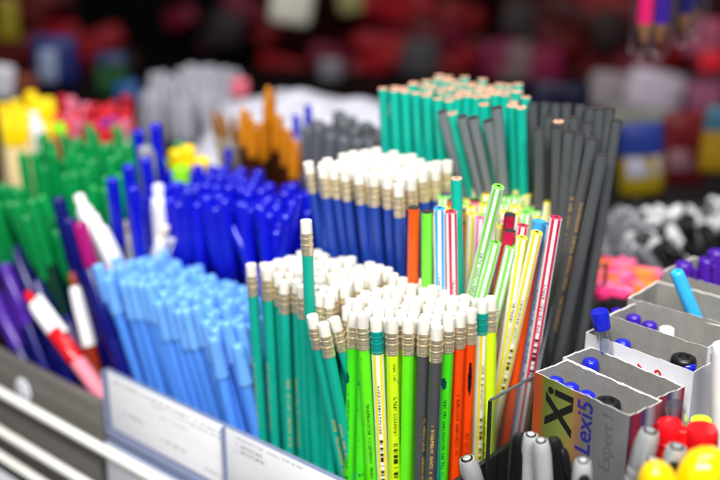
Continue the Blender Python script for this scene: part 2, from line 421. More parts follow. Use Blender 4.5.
# -------- third tier: bare teal pencils and black pencils
taken = []
G3 = 'unsharpened teal pencils on the top tier'; T3 = 'bare unsharpened teal pencil with pale wood end in the top tier bundle'
for px, py in ((383, 88), (394, 90), (405, 91), (416, 92.5), (427, 95), (438, 98), (449, 100)):
    t = hz(px, py, .285); taken.append(t); stick(B_TEAL, t, hy(px + 3, 150, t.y), FACE + ru(1, 5), label=T3, group=G3)
tl = [(484, 104, 485, 180, B_TEAL, T3, G3), (512, 105, 515, 180, B_TEAL, T3, G3), (521, 107, 523, 180, B_TEAL, T3, G3),
      (442, 111, 457, 170, B_SLATE, 'slate grey pencil tilted before the teal bundle, leftmost grey one there', None),
      (452, 113, 468, 180, B_TEAL, 'bare teal pencil tilted between two slate grey pencils', None),
      (462, 116, 478, 185, B_SLATE, 'slate grey pencil just right of the tilted bare teal one', None),
      (473, 117, 488, 185, B_SLATE, 'slate grey pencil, middle one of those tilted before the teal bundle', None),
      (488, 120, 501, 185, B_SLATE, 'slate grey pencil nearest among those tilted before the teal bundle', None),
      (497, 107, 503, 185, B_SLATE, 'upright slate grey pencil close against the teal bundle', None)]
for px, py, lx, ly, k, lab, g in tl:
    t = hz(px, py, .285) if k is B_TEAL and g else hv(px, py, .531 + ru(-.003, .003)); taken.append(t)
    stick(k, t, hy(lx, ly, t.y + .003), FACE + ru(1, 5), label=lab, group=g)
for p in fill(-.448, -.350, .553, .611, .0077, taken):
    px_ = 360 + 1000 * p.x / (p.y * cp + .117 * sp)
    if px_ > 526 or (px_ > 436 and p.dot(V) < .570 and near(p, taken, .02)): continue
    p.z = .285 + ru(-.003, .004); stick(B_TEAL, p, lean=(ru(-.03, .03), ru(-.02, .02)), label=T3, group=G3)
bl = [(533, 103, 531, .272, B_BLACK, 'black pencil at the left of the back row of black pencils'), (545, 103, 541, .272, B_BLACK, None), (556, 104, 550, .270, B_BLACK, None), (567, 104, 559, .270, B_BLACK, None),
      (580, 105, 570, .268, B_BLACK, None), (590, 108, 577, .266, B_BLACK, None), (600, 109, 585, .265, B_BLACK, None), (610, 108, 592, .264, B_BLACK, None),
      (617, 120, 596, .258, B_BLACK, 'rightmost black pencil, tilting furthest outwards from the cluster'),
      (539, 128, 540, .250, B_BLACK, 'upright black pencil at the front left of the black cluster'),
      (557, 127, 555, .250, B_BLACK, 'black pencil standing right before the copper coloured pencil end'),
      (558.5, 121, 556, .257, B_COPPER, 'black pencil with copper coloured wood end'),
      (569, 131, 560, .250, B_BLACK, 'black pencil half hidden, next right of the copper ended one'), (580, 133, 565, .248, B_BLACK, 'black pencil tilted right, left of the gold lettered one'),
      (593, 138, 570, .245, B_BLACK, 'black pencil with gold lettering tilted right at the front'), (603, 154, 582, .240, B_BLACK, 'shortest tilted black pencil at the front right of the cluster'),
      (549, 116, 546, .262, B_BLACK, None), (574, 117, 566, .262, B_BLACK, None), (588, 122, 575, .258, B_BLACK, None), (523, 101, 522, .276, B_BLACK, None), (528, 110, 527, .268, B_BLACK, None)]
for px, py, lx, z, k, lab in bl:
    t = hv(px, py, .540 + (.035 if py < 112 else .016 if py < 125 else 0) + ru(-.004, .004)); roll = FACE + (ru(-.3, .3) if lab and 'gold' in lab else ru(1, 5.2))
    stick(k, t, hy(lx, 250, t.y + .004), roll, label=lab or 'black pencil in the back rows of the tilted black cluster', group=None if lab else 'black pencils in the back rows of their cluster')

# ------------------------------------------------------------------ pens
def lath(name, prof, m, n=20, **k): return loft(name, circle(n, 1.0), prof, m, **k)
LB = mat('light blue translucent plastic', '74B2FF', .14, trans=.1, var=.07, sss=.5, coat=.2)
LBD = mat('blue pen barrel plastic', '5A9CFF', .18, trans=.05, var=.06, sss=.4)
INKD = mat('ink tip dark blue', '0B1F66', .4)
PL = .150
K_LB = {'name': 'light_blue_pen', 'cat': 'pen', 'len': PL, 'parts': [
    ('barrel', loft('barrel', hexagon(.0043, .25), [(.9, 0), (1, .001), (1, PL - .028)], LBD), []),
    ('cap', lath('cap', [(.0045, PL - .030), (.0049, PL - .029), (.0049, PL - .027), (.0045, PL - .0255), (.0041, PL - .006), (.0039, PL - .002), (.0032, PL - .0004), (.0022, PL), (.001, PL - .0003)], LB, angle=45),
     [('ink_tip', lath('ink_tip', [(.0026, PL - .0279), (.0026, PL - .022), (.0008, PL - .010)], INKD))])]}
RB = mat('royal blue plastic', '0C12BC', .24, var=.1, coat=.25)
RBB = mat('navy barrel plastic', '0A1290', .25, var=.1)
def capped(kind, cap_m, bar_m, clip=True, pointed=False, ln=PL, r=.0045, clipm=None, ch=.055):
    if pointed: prof = [(r * .98, ln - ch), (r * 1.05, ln - ch + .001), (r * 1.0, ln - ch * .72), (r * .8, ln - ch * .3), (r * .55, ln - .004), (r * .35, ln - .0008), (r * .1, ln)]
    else: prof = [(r * .98, ln - ch), (r * 1.05, ln - ch + .001), (r * 1.02, ln - ch * .55), (r * .98, ln - .0025), (r * .9, ln - .0007), (r * .72, ln), (r * .45, ln - .0002), (r * .4, ln - .0012)]
    parts = [('barrel', loft('barrel', circle(16, 1), [(r * .55, 0), (r * .88, .004), (r * .9, ln - ch + .003)], bar_m), [])]
    cap = ('cap', lath('cap', prof, cap_m, angle=45), [])
    if clip: cap[2].append(('clip', boxes('clip', [(r * .9, r * 1.62, -.0014, .0014, ln - .006, ln - .003), (r * 1.25, r * 1.62, -.0013, .0013, max(ln - .044, ln - ch * .9), ln - .006)], clipm or cap_m, bevel=.0004)))
    parts.append(cap)
    return {'name': kind, 'cat': 'pen', 'len': ln, 'parts': parts}
CLR = clear('clear barrel plastic', (.75, .78, .85), .15)
K_RB = capped('royal_blue_pen', RB, RBB, clip=False, r=.0049); K_RBP = capped('royal_blue_pen', RB, RBB, clip=False, pointed=True)
GRN = mat('green cap plastic', '058A44', .24, var=.12, coat=.2)
K_GRN = capped('green_pen', GRN, mat('smoky barrel', '12382A', .2), clip=True)

taken = []
for px, py, lx, ly, z, lab in ((213, 337, 232, 420, .140, 'light blue pen standing low at the front, left of its equal'),
                              (237, 344, 254, 420, .137, 'light blue pen lowest at the front, beside the teal pencils'),
                              (107, 277, 134, 362, .150, 'light blue pen at the outer left end of its bundle')):
    t = hz(px, py, z); taken.append(t); stick(K_LB, t, hy(lx, ly, t.y + .003), label=lab)
for p in fill(-.606, -.458, .400, .458, .0101, taken, .001):
    p.z = .154 + ru(-.006, .005) - .008 * ((p.x + .19) / .12)
    stick(K_LB, p, lean=(ru(-.23, -.18), ru(-.02, .02)), label='light blue capped pen packed in the leaning bundle on the first tier', group='light blue pens in the first tier bundle')
taken = []
for px, py, lx, ly, z, lab in ((261, 206, 268, 262, .195, 'royal blue pen with pointed end, the shiny upright one at the front'),
                              (245, 203, 250, 262, .198, 'royal blue pen with pointed end, left of the shiny upright one'),
                              (232, 225, 252, 268, .185, 'royal blue pen with pointed end slanting down towards the white erasers'),
                              (301, 195, 283, 268, .205, 'royal blue pen slanting left, against the blue eraser pencils')):
    t = hv(px, py, .460); taken.append(t); stick(K_RBP, t, hv(lx, ly, .462), label=lab)
for p in fill(-.642, -.468, .466, .548, .0106, taken, .001):
    p.z = .198 + ru(-.011, .008); stick(K_RB, p, lean=(ru(-.14, .02), ru(-.05, .05)), label='royal blue capped pen packed in the bundle on the second tier', group='royal blue pens in the second tier bundle')

for p in fill(-.800, -.668, .462, .545, .0135, (), .003):
    p.z = .203 + ru(-.018, .014); stick(K_GRN, p, lean=(ru(-.22, .10), ru(-.10, .06)), label='green capped pen packed in the far green bundle', group='green pens in the far bundle')
for p in fill(-.775, -.685, .405, .432, .0135, (), .002):
    p.z = .176 + ru(-.016, .014); stick(K_GRN, p, lean=(ru(-.32, -.05), ru(-.10, .06)), label='green capped pen in the near green bundle at the left edge', group='green pens at the left edge')

# single pens between the bundles on the left
def click_pen(kind, body, upper, button, clipm, ln=.145, r=.0052, grip=None):
    parts = [('barrel', lath('barrel', [(.0012, 0), (r * .55, .010), (r * .9, .018), (r, .04), (r, .085)], grip or body), []),
             ('upper_barrel', lath('upper_barrel', [(r, .0852), (r * 1.04, .09), (r * 1.02, ln - .02), (r * .86, ln - .012), (r * .80, ln - .0115)], upper),
              [('clip', boxes('clip', [(r * .7, r * 1.75, -.0022, .0022, ln - .016, ln - .012), (r * 1.4, r * 1.8, -.002, .002, ln - .052, ln - .016)], clipm, bevel=.0005))]),
             ('button', lath('button', [(r * .62, ln - .0135), (r * .62, ln - .002), (r * .5, ln - .0004), (r * .2, ln)], button), [])]
    return {'name': kind, 'cat': 'pen', 'len': ln, 'parts': parts}
WHT = mat('glossy white plastic', 'F2F2F4', .22, coat=.3, var=.02); OFFW = mat('cream plastic', 'EBDCC0', .3)
NAVY = mat('navy plastic', '0B0E66', .25); MAG = mat('magenta plastic', '9C1268', .25); PUR = mat('purple plastic', '4A1E98', .25)
REDP = mat('red plastic', 'D8101C', .22, coat=.3); PINKP = mat('pink plastic', 'F08A9C', .3); DKP = mat('black plastic', '121214', .3); GREYP = mat('grey plastic', '8D9096', .3)
TEALD = mat('petrol plastic', '0A4A5A', .3); RUST = mat('rust plastic', '8A2A0C', .3); LIMEP = mat('lime plastic', '8FE01A', .3); YELP = mat('yellow plastic', 'F6D40A', .25, coat=.3)
SILV = mat('silver plastic', 'A6A9AE', .3, metal=.45, coat=.2); AMB = mat('amber plastic', 'E08A14', .18, trans=.3)
# each: top pixel, lower pixel, depth of the top, thickness, proto
def single(kind, px, py, lx, ly, t, label, proto, r=0, cat=None, group=None):
    top = wd(px, py, t); low = hy(lx, ly, top.y + .006)
    return stick(proto, top, low, FACE + r, label=label, name=kind, cat=cat, group=group)
def lone(kind, px, py, lx, ly, v0, v1, label, proto, r=0):
    return stick(proto, hv(px, py, v0), hv(lx, ly, v1), FACE + r, label=label, name=kind)
KW = click_pen('white_pen', WHT, WHT, WHT, WHT, r=.0070)
KW2 = click_pen('white_pen', WHT, WHT, OFFW, WHT, r=.0056)
lone('white_pen', 78, 194, 118, 290, .428, .432, 'big white click pen slanting across the green pens, upper of two', KW, .3)
lone('white_pen', 92, 214, 126, 285, .415, .424, 'big white click pen slanting into the light blue bundle, lower of two', KW, .5)
lone('white_pen', 158, 184, 164, 262, .462, .466, 'white pen standing upright left of the royal blue bundle', KW, 1)
lone('white_pen', 166, 226, 156, 262, .455, .455, 'short white pen with cream end behind the light blue bundle', KW2, 2)
lone('white_pen', 125, 221, 136, 262, .452, .455, 'white pen with round top between the slanting and the upright one', KW2, 2.5)
PN = capped('navy_pen', NAVY, NAVY, clip=True, r=.0058); PM = capped('magenta_pen', MAG, MAG, clip=False, r=.0055); PP = capped('purple_pen', PUR, NAVY, clip=True, r=.006)
lone('navy_pen', 58, 197, 80, 290, .420, .424, 'navy blue pen with clip in front of the near green pens', PN, .2)
lone('navy_pen', 68, 218, 94, 310, .410, .416, 'dark navy pen slanting beneath the big white pens', PN, 1.4)
lone('magenta_pen', 79, 222, 98, 288, .405, .410, 'magenta pen below the slanting white pens', PM)
lone('purple_pen', 4, 264, 42, 360, .398, .396, 'purple pen slanting down at the left edge above the grey strip', PP, .4)
lone('purple_pen', -8, 292, 26, 362, .394, .392, 'violet capped pen cut by the left edge', PP, 1.2)
lone('navy_pen', 36, 280, 70, 378, .405, .402, 'dark navy pen just behind the red and white pen', PN, 2)
lone('navy_pen', 14, 246, 52, 345, .415, .410, 'dark navy pen behind the purple one', PN, 2.4)
lone('navy_pen', 48, 262, 84, 372, .420, .410, 'dark navy pen between the magenta and the red white pen', PN, 3)
lone('petrol_pen', 26, 262, 60, 350, .425, .420, 'petrol coloured pen among the navy ones', capped('petrol_pen', TEALD, TEALD, r=.0055), 2)
lone('rust_pen', 72, 272, 94, 365, .412, .408, 'rust brown pen with white sleeve left of the light blue bundle', click_pen('rust_pen', RUST, WHT, RUST, RUST, r=.0055), 2)
lone('navy_pen', 88, 268, 116, 350, .400, .400, 'navy pen close against the light blue bundle', PN, 2)
KRW = click_pen('red_white_pen', PINKP, WHT, REDP, WHT, r=.0064, grip=PINKP)
KRW['parts'].append(('middle_sleeve', lath('middle_sleeve', [(.0064, .070), (.0069, .071), (.0069, .102), (.0065, .103)], REDP), []))
lone('red_white_pen', 27, 293, 108, 402, .390, .3925, 'red, white and pink click pen slanting over the grey strip', KRW, .9)
for i, (px, py, t) in enumerate(((138, 130, .80), (155, 124, .80), (128, 165, .76), (146, 158, .78), (112, 178, .76), (133, 186, .74))):
    single('royal_blue_pen', px, py, px + 8, py + 70, t, ('royal blue pen poking up between the green and royal blue bundles'), K_RB, 1 + i, group='blue pens between the bundles')
single('grey_pen', 145, 146, 150, 200, .80, 'pale grey pen standing right behind the blue ones beside the green bundle', capped('grey_pen', GREYP, GREYP, r=.006), 1)
# yellow capped pair and lime one above the royal blue bundle
KY = capped('yellow_pen', YELP, YELP, clip=False, r=.0068)
for px, py, lab in ((176, 150, 'yellow capped pen, left of three above the royal blue bundle'), (188, 146, 'yellow capped pen, tallest of three above the royal blue bundle'), (202, 158, 'yellow capped pen, right of three above the royal blue bundle')):
    single('yellow_pen', px, py, px, py + 60, .84, lab, KY)
single('lime_pen', 181, 166, 182, 220, .80, 'lime capped pen just below the three yellow caps', capped('lime_pen', LIMEP, LIMEP, clip=False, r=.0072))
# amber pens, brushes, clear pens
KA = capped('amber_pen', AMB, mat('amber barrel dark', '3A1A08', .2), clip=True, pointed=True, r=.0049, ch=.034)
for px, py, lx, t, lab in ((268, 86, 268, .86, 'tallest amber orange pen with pointed cap'), (243, 107, 246, .84, 'amber orange pen at the left of the amber group'), (252, 118, 253, .84, 'amber orange pen left of and below the tallest one'),
                          (285, 126, 287, .82, 'amber orange pen standing low before the white bag'), (320, 142, 308, .82, 'amber orange pen slanting beside the grey capped pens'), (261, 122, 262, .85, 'amber orange pen half hidden below the tallest one'),
                          (276, 112, 277, .85, 'amber orange pen right of the tallest one'), (294, 138, 294, .81, 'amber orange pen low beside the blue eraser pencils')):
    single('amber_pen', px, py, lx, py + 70, t, lab, KA, 1)
# brushes
BH = mat('pale wood handle', 'B08D5A', .5); BR = mat('tan bristle', '8A5F30', .7)
KBR = {'name': 'paint_brush', 'cat': 'brush', 'len': .18, 'parts': [('handle', lath('handle', [(.0015, 0), (.003, .05), (.0034, .13)], BH), []), ('ferrule', lath('ferrule', [(.0036, .128), (.0036, .155)], FERRULE), []),
       ('bristles', lath('bristles', [(.0033, .1545), (.0040, .162), (.0030, .172), (.0006, .18)], BR), [])]}
for px, lx, lab in ((213, 224, 'fine paint brush, left of three before the white bag'), (221, 230, 'fine paint brush, middle of three before the white bag'), (232, 238, 'fine paint brush, right of three before the white bag')):
    single('paint_brush', px, 108 + (px - 213) * .3, lx, 170, .86, lab, KBR)
KCB = click_pen('clear_pen', CLR, CLR, RB, RB, r=.0055)
for px, py, lab in ((308, 105, 'clear pen with blue top behind the amber pens'), (228, 148, 'clear pen with blue top behind the royal blue bundle'), (296, 115, 'clear pen with blue clip left of the blue topped one')):
    single('clear_pen', px, py, px + 1, py + 60, .86, lab, KCB)
KG = capped('grey_capped_pen', mat('mid grey plastic', '55585E', .3), mat('dark grey barrel', '2A2B2E', .3), clip=True, r=.0055)
for i in range(4):
    for j in range(6):
        p = uv(-.545 + j * .0135 + ru(-.002, .002), .562 + i * .0135 + ru(-.002, .002), .243 + ru(-.006, .006))
        stick(KG, p, lean=(ru(-.05, .05), ru(-.05, .05)), label='grey capped pen packed left of the bare teal pencils', group='grey capped pens on the top tier')
single('lime_pen', 62, 124, 60, 165, .95, 'lime green pen standing alone before the red caps', capped('lime_pen', LIMEP, LIMEP, clip=False, r=.0085))

# yellow and red capped pens farther left
KYB = capped('yellow_capped_marker', YELP, mat('cream barrel', 'EAD3A0', .35), clip=False, r=.0064, ln=.13, ch=.024)
KRD = capped('red_capped_pen', mat('cherry plastic', 'CE1F30', .3, var=.2), mat('white barrel', 'E8E4E4', .3), clip=True, r=.0054, ch=.034)
KRD2 = capped('red_capped_pen', mat('rose plastic', 'C86A84', .3, var=.2), WHT, clip=True, r=.0054, ch=.018); KRD3 = capped('red_capped_pen', mat('dark cherry plastic', '9A0F1E', .3, var=.2), mat('white barrel', 'E8E4E4', .3), clip=True, r=.0054, ch=.028)
for i in range(15):
    px = 6 + (i % 5) * 10.5 + ru(-4, 4); py = 98 + (i // 5) * 10 + ru(-7, 7)
    t = wd(px, py, 1.06 - (i // 5) * .03)
    stick(KYB, t, lean=(ru(-.12, .06), ru(-.05, .05)), label='cream marker with yellow cap in the yellow group at upper left', group='yellow capped markers at upper left')
for i in range(32):
    px = 60 + (i % 8) * 9 + ru(-3, 3); py = 102 + (i // 8) * 8 + ru(-8, 6)
    stick(random.choice((KRD, KRD, KRD2, KRD3)), wd(px, py, 1.04 - (i // 8) * .03), lean=(ru(-.12, .12), ru(-.05, .05)), label='red or rose capped pen in the group behind the green bundle', group='red capped pens behind the green bundle')
single('white_pen', 33, 112, 42, 150, .98, 'white pen leaning in front of the yellow capped markers', KW)
for i, (px, py) in enumerate(((104, 120), (112, 117), (95, 124))):
    single('purple_pen', px, py, px + 3, py + 50, .98, 'purple pen rising at the right end of the red caps', PP, 1, group='purple pens by the red caps')

# ------------------------------------------------------------------ cartons at the right
CARD = mat('grey cardboard inside', '86847F', .85, var=.1, bump=.3, bscale=500); RIM = mat('torn white paper edge', 'DAD6CE', .9, var=.12, bump=.4)
CWHITE = mat('white printed card', 'DADADF', .45, var=.04); 
def ramp_mat(name, stops, scale, axis=0, rough=.4):
    m = mat(name, 'FFFFFF', rough, coat=.3, var=.02); nt = m.node_tree; b = nt.nodes['Principled BSDF']
    tc = next(n for n in nt.nodes if n.type == 'TEX_COORD'); sx = nt.nodes.new('ShaderNodeSeparateXYZ'); nt.links.new(tc.outputs['Object'], sx.inputs[0])
    nb = NB(nt)
    nz = nt.nodes.new('ShaderNodeTexNoise'); nz.inputs['Scale'].default_value = 35; nt.links.new(tc.outputs['Object'], nz.inputs['Vector'])
    v = nb.m('ADD', nb.m('DIVIDE', sx.outputs[axis], scale), nb.m('MULTIPLY', nb.m('SUBTRACT', nz.outputs['Fac'], .5), .10))
    r = nt.nodes.new('ShaderNodeValToRGB'); nt.links.new(v, r.inputs[0]); e = r.color_ramp.elements
    while len(e) < len(stops): e.new(.5)
    for el, (p, c) in zip(e, stops): el.position = p; el.color = lin(c)
    nt.links.new(r.outputs[0], b.inputs['Base Color']); return m
PRINT1 = ramp_mat('orange to grey carton print', [(0, 'A83C20'), (.07, '9C4C1E'), (.13, '5E662A'), (.32, '75803A'), (.42, '8C743E'), (.48, '8A6040'), (.55, '66635E'), (.75, '6C6C6F'), (1, '78787C')], .066)
PRINT2 = ramp_mat('red and violet carton side print', [(0, '3E3044'), (.18, '8E1C34'), (.38, '34305E'), (.55, '9A9AA4'), (.75, '8A2430'), (1, '3A3A48')], .030, 1)
def carton(A, B, depth, h, front, side, label, thick=.0008, torn=.0005, name='carton'):
    """open carton; local x along its front rim from A to B, y to the back, z up, origin at the front left foot"""
    ux = (B - A); ux.z = 0; w = ux.length; ux.normalize(); vy = Vector((-ux.y, ux.x, 0))
    zt = A.z; org = Vector((A.x, A.y, zt - h))
    M = Matrix((ux, vy, Vector((0, 0, 1)))).transposed().to_4x4(); M.translation = org
    vs = []; fs = []; ix = []
    loop = []; sd = ru(0, 6)
    def seg(p, q, n, m):
        for i in range(n): loop.append(((p[0] + (q[0] - p[0]) * i / n, p[1] + (q[1] - p[1]) * i / n), m))
    seg((0, 0), (w, 0), 26, 0); seg((w, 0), (w, depth), 12, 1); seg((w, depth), (0, depth), 26, 2); seg((0, depth), (0, 0), 12, 2)
    n = len(loop)
    for (x, y), m in loop:
        k_ = len(vs) / 4; jz = torn * (.55 * math.sin(k_ * .9 + sd) * math.sin(k_ * .37 + 2 * sd) + .8 * ru(-1, 1) * (rnd() < .4)); jx = 0
        xi = min(max(x, thick), w - thick); yi = min(max(y, thick), depth - thick)
        vs += [(x, y, 0), (x, y, h + jz), (xi + jx, yi + jx, h + jz - .0002), (xi, yi, .001)]
    for i in range(n):
        j = (i + 1) % n
        for a, b, mi in ((0, 1, loop[i][1]), (1, 2, 4), (2, 3, 3)):
            fs.append((i * 4 + a, j * 4 + a, j * 4 + b, i * 4 + b)); ix.append(mi)
    fs.append(tuple(i * 4 + 3 for i in range(n))); ix.append(3)
    fs.append(tuple(i * 4 for i in range(n - 1, -1, -1))); ix.append(2)
    me = mesh(name, vs, fs, [front, side, CWHITE, CARD, RIM], ix, smooth=False)
    o = link(name, me); o.matrix_world = M; tag(o, label, 'box')
    return o, M, w
def text(body, size, m, bold=0, shear=0, ext=.00005):
    c = bpy.data.curves.new('txt', 'FONT'); c.body = body; c.size = size; c.offset = bold; c.shear = shear; c.extrude = ext; c.align_x = 'RIGHT'
    t = bpy.data.objects.new('txt', c); COL.objects.link(t); bpy.context.view_layer.update()
    me = bpy.data.meshes.new_from_object(t.evaluated_get(bpy.context.evaluated_depsgraph_get()))
    bpy.data.objects.remove(t); me.materials.clear(); me.materials.append(m); return me
ZB = .166
A, B = hz(535, 372, ZB), hz(630, 416, ZB)
c1, M1, w1 = carton(A, B, .026, .10, PRINT1, PRINT2, 'nearest open carton with large black Xi and blue Lexi5 lettering')
INKB = mat('black print ink', '141414', .5); INKBL = mat('blue print ink', '27267E', .5); INKG = mat('grey print ink', '5A5A5E', .5); INKR = mat('red print ink', 'C01C1C', .5)
def letter(c, body, size, m, base_x, top_z, bold=0, shear=0, name='lettering'):
    o = link(name, text(body, size, m, bold, shear), c)
    # glyph right -> +Z, glyph up -> -X, out of the sheet -> -Y
    R = Matrix(((0, -1, 0), (0, 0, -1), (1, 0, 0))).to_4x4(); R.translation = Vector((base_x, -.00012, top_z))
    o.matrix_parent_inverse = Matrix.Identity(4); o.matrix_basis = R
letter(c1, 'Xi', .0255, INKB, .0270, .0965, bold=.0007)
letter(c1, 'Lexi5', .0142, INKBL, .0405, .0975, bold=.0002)
letter(c1, 'Expert !', .0100, INKG, .0540, .0955, shear=.1)
A2 = hz(563, 357, ZB); B2 = hz(656, 399, ZB)
c2, _, _ = carton(A2, B2, .024, .10, CWHITE, PRINT2, 'open carton directly behind the lettered one')
A3 = hz(586, 332, .172); B3 = hz(694, 372, .172)
c3, _, w3 = carton(A3, B3, .030, .11, CWHITE, ramp_mat('white carton side with pink print', [(0, 'D8D8E0'), (.4, 'D0C8D0'), (.55, 'B07080'), (.7, 'D4D4DC'), (1, 'C8C8D4')], .11, 2), 'white open carton with small red marks on its front, third from the front')
link('red_ring', lath('red_ring', [(.0011, 0), (.0022, 0), (.0022, .0002), (.0011, .0002)], INKR, cap=(False, False)), c3).matrix_basis = Matrix.Translation((w3 * .70, -.0004, .1015)) @ Matrix.Rotation(math.pi / 2, 4, 'X')
link('red_mark', lath('red_mark', [(.0020, 0), (.0020, .0002)], INKR, n=3), c3).matrix_basis = Matrix.Translation((w3 * .53, -.0004, .1015)) @ Matrix.Rotation(math.pi / 2, 4, 'X')
A4 = hz(608, 315, .176); B4 = hz(708, 348, .176)
carton(A4, B4, .034, .11, CARD, CWHITE, 'long grey open carton with purple pens, fourth from the front')
A5 = hz(628, 298, .178); B5 = hz(738, 327, .178)
carton(A5, B5, .040, .115, CARD, CWHITE, 'grey open carton with a light blue pen sticking out, fifth from the front')
carton(hz(663, 271, .182), hz(775, 301, .182), .040, .12, CARD, CWHITE, 'grey open carton farthest back at the right edge')
# pens inside the cartons
BALL = {'name': 'ballpoint_pen', 'cat': 'pen', 'len': .14, 'parts': [('barrel', lath('barrel', [(.001, 0), (.004, .012), (.0042, .118)], mat('frosted barrel', '5E6A90', .3)), []),
        ('end_cap', lath('end_cap', [(.0046, .116), (.0048, .1165), (.0048, .136), (.0043, .139), (.003, .140), (.001, .1402)], mat('cobalt plastic', '1420B8', .22, coat=.3), angle=45), [])]}
def in_box(px, py, z, label, proto=BALL, lean=(0, 0), group=None, name=None):
    stick(proto, hz(px, py, z), lean=lean, label=label, group=group, name=name)
BG = 'blue capped pens inside the lettered carton'
for px, py in ((556, 378), (571, 384), (587, 392)): in_box(px, py, .160, 'blue capped ballpoint pen standing inside the lettered carton', group=BG)
BLKB = capped('black_capped_pen', DKP, DKP, clip=False, r=.0072, ln=.14)
in_box(608, 400, .157, 'black capped pen inside the lettered carton', BLKB)
in_box(591, 359, .162, 'blue capped ballpoint pen standing before the tall clear one in second carton')
in_box(579, 360, .155, 'blue capped ballpoint pen lowest in the second carton')
KTC = {'name': 'clear_pen', 'cat': 'pen', 'len': .15, 'parts': [('barrel', lath('barrel', [(.001, 0), (.0042, .01), (.0044, .140)], clear('frosted clear barrel', (.72, .76, .85), .2, .2)), [('refill', lath('refill', [(.0006, .004), (.0014, .012), (.0014, .11)], NAVY))]),
       ('end_cap', lath('end_cap', [(.0042, .139), (.0048, .1392), (.0053, .1485), (.0048, .150), (.001, .1502)], mat('cobalt plastic', '1420B8', .22), angle=45), [])]}
stick(KTC, hz(599, 311, .190), hy(613, 378, hz(599, 311, .190).y), label='tall clear pen with blue end sticking out of the second carton')
for px, py in ((623, 340), (688, 362)): in_box(px, py, .167, 'blue capped ballpoint pen inside the white carton with red marks', group='blue capped pens inside the white carton')
in_box(684, 356, .169, 'black capped pen inside the white carton with red marks', BLKB)
KPUR = dict(BALL); KPUR = {'name': 'purple_capped_pen', 'cat': 'pen', 'len': .14, 'parts': [BALL['parts'][0], ('end_cap', lath('end_cap', [(.0046, .116), (.0048, .1165), (.0048, .136), (.0043, .139), (.003, .140), (.001, .1402)], mat('violet plastic', '3A14A0', .22, coat=.3)), [])]}
for px, py in ((618, 309), (634, 315), (650, 322)): in_box(px, py, .172, 'purple capped pen standing inside the long grey carton', KPUR, group='purple capped pens in the long grey carton')
KWC = {'name': 'white_capped_pen', 'cat': 'pen', 'len': .14, 'parts': [BALL['parts'][0], ('end_cap', lath('end_cap', [(.0046, .116), (.0048, .1165), (.0048, .136), (.0043, .139), (.003, .140), (.001, .1402)], WHT), [])]}
in_box(667, 327, .172, 'white capped pen beside the purple ones in the long grey carton', KWC)
SKY = mat('sky blue plastic', '38B4EE', .3)
stick(capped('sky_blue_pen', SKY, SKY, clip=False, r=.0042, ln=.12), hz(676, 271, .200), hy(690, 305, hz(676, 271, .200).y), label='sky blue pen tilting out of the fifth carton')
for px, py in ((684, 262), (707, 258), (716, 250)): stick(PP, wd(px, py, .66), lean=(ru(-.1, .1), 0), label='dark purple pen standing at the back right of the cartons', group='purple pens behind the cartons')

# ------------------------------------------------------------------ foreground pens at the lower right
SIL2 = mat('satin silver plastic', 'D6D8DA', .2, metal=.6, coat=.2, bump=.05)
def gel(kind, body, clip, grip, r=.0056, ln=.145, ridges=True):
    z = ln; prof = [(r * .5, 0), (r * .95, .02), (r, .05), (r, z - .034)]
    if ridges:
        for k in range(3):
            q = z - .032 + k * .0055
            prof += [(r * 1.0, q), (r * .96, q + .0005), (r * .96, q + .0012), (r * 1.0, q + .0017)]
    prof += [(r * 1.0, z - .008), (r * .94, z - .004), (r * .84, z - .0012), (r * .74, z)]
    parts = [('barrel', lath('barrel', prof, body, angle=50), []),
             ('end_ring', lath('end_ring', [(r * .60, z - .0003), (r * .60, z + .0005), (r * .42, z + .0006)], DKP), [('end_plug', lath('end_plug', [(r * .42, z - .0002), (r * .40, z + .0009), (r * .2, z + .0011)], body))])]
    if clip:
        parts.append(('clip', loft('clip', circle(16, 1), [(.0006, .0012, z - .042, r * .98, 0), (.0014, .0028, z - .039, r * 1.02, 0), (.0018, .0034, z - .022, r * 1.06, 0), (.0018, .0033, z - .009, r * 1.02, 0), (.0014, .0024, z - .006, r * .98, 0), (.0005, .0010, z - .0045, r * .95, 0)], clip), []))
    if grip: parts.append(('grip', lath('grip', [(r * 1.02, .03), (r * 1.06, .032), (r * 1.06, .07), (r * 1.02, .072)], grip), []))
    return {'name': kind, 'cat': 'pen', 'len': ln, 'parts': parts}
KS = gel('silver_pen', SIL2, None, DKP); KSC = gel('silver_pen', SIL2, DKP, DKP)
KWB = gel('black_white_pen', mat('silvery white plastic', 'D0D2D4', .26, metal=.4, coat=.2), DKP, DKP, r=.0047, ridges=False); KBW = gel('black_white_pen', DKP, DKP, DKP, r=.0047, ridges=False)
def fg(proto, px, py, lx, ly, t, label, roll=0, name=None):
    top = wd(px, py, t); stick(proto, top, hy(lx, ly, top.y + .002), FACE + roll, label=label, name=name)
fg(KS, 467, 459, 486, 520, 0.535, 'silver pen with ridged end leaning at the foot of the orange pencils', 1)
fg(KS, 650, 431, 634, 485, 0.475, 'silver ridged pen, tallest of those before the red caps', 1)
fg(KSC, 677, 447, 668, 500, 0.465, 'silver ridged pen with black clip below the red caps', -.3)
fg(KSC, 653, 461, 640, 515, 0.460, 'silver ridged pen with black clip, lowest beside the yellow ones', -.3)
fg(KBW, 520, 436, 514, 500, 0.515, 'black pen at the left of the black and white pens behind the clear tray', .5)
fg(KWB, 531, 435, 528, 500, 0.510, 'white pen next to the leftmost black one behind the clear tray', 2.5)
fg(KWB, 541, 441, 546, 500, 0.500, 'silvery white pen between two black pens in the clear tray', 3)
fg(KBW, 553, 440, 566, 500, 0.505, 'black pen tilted right of the silvery white one in the clear tray', 1)
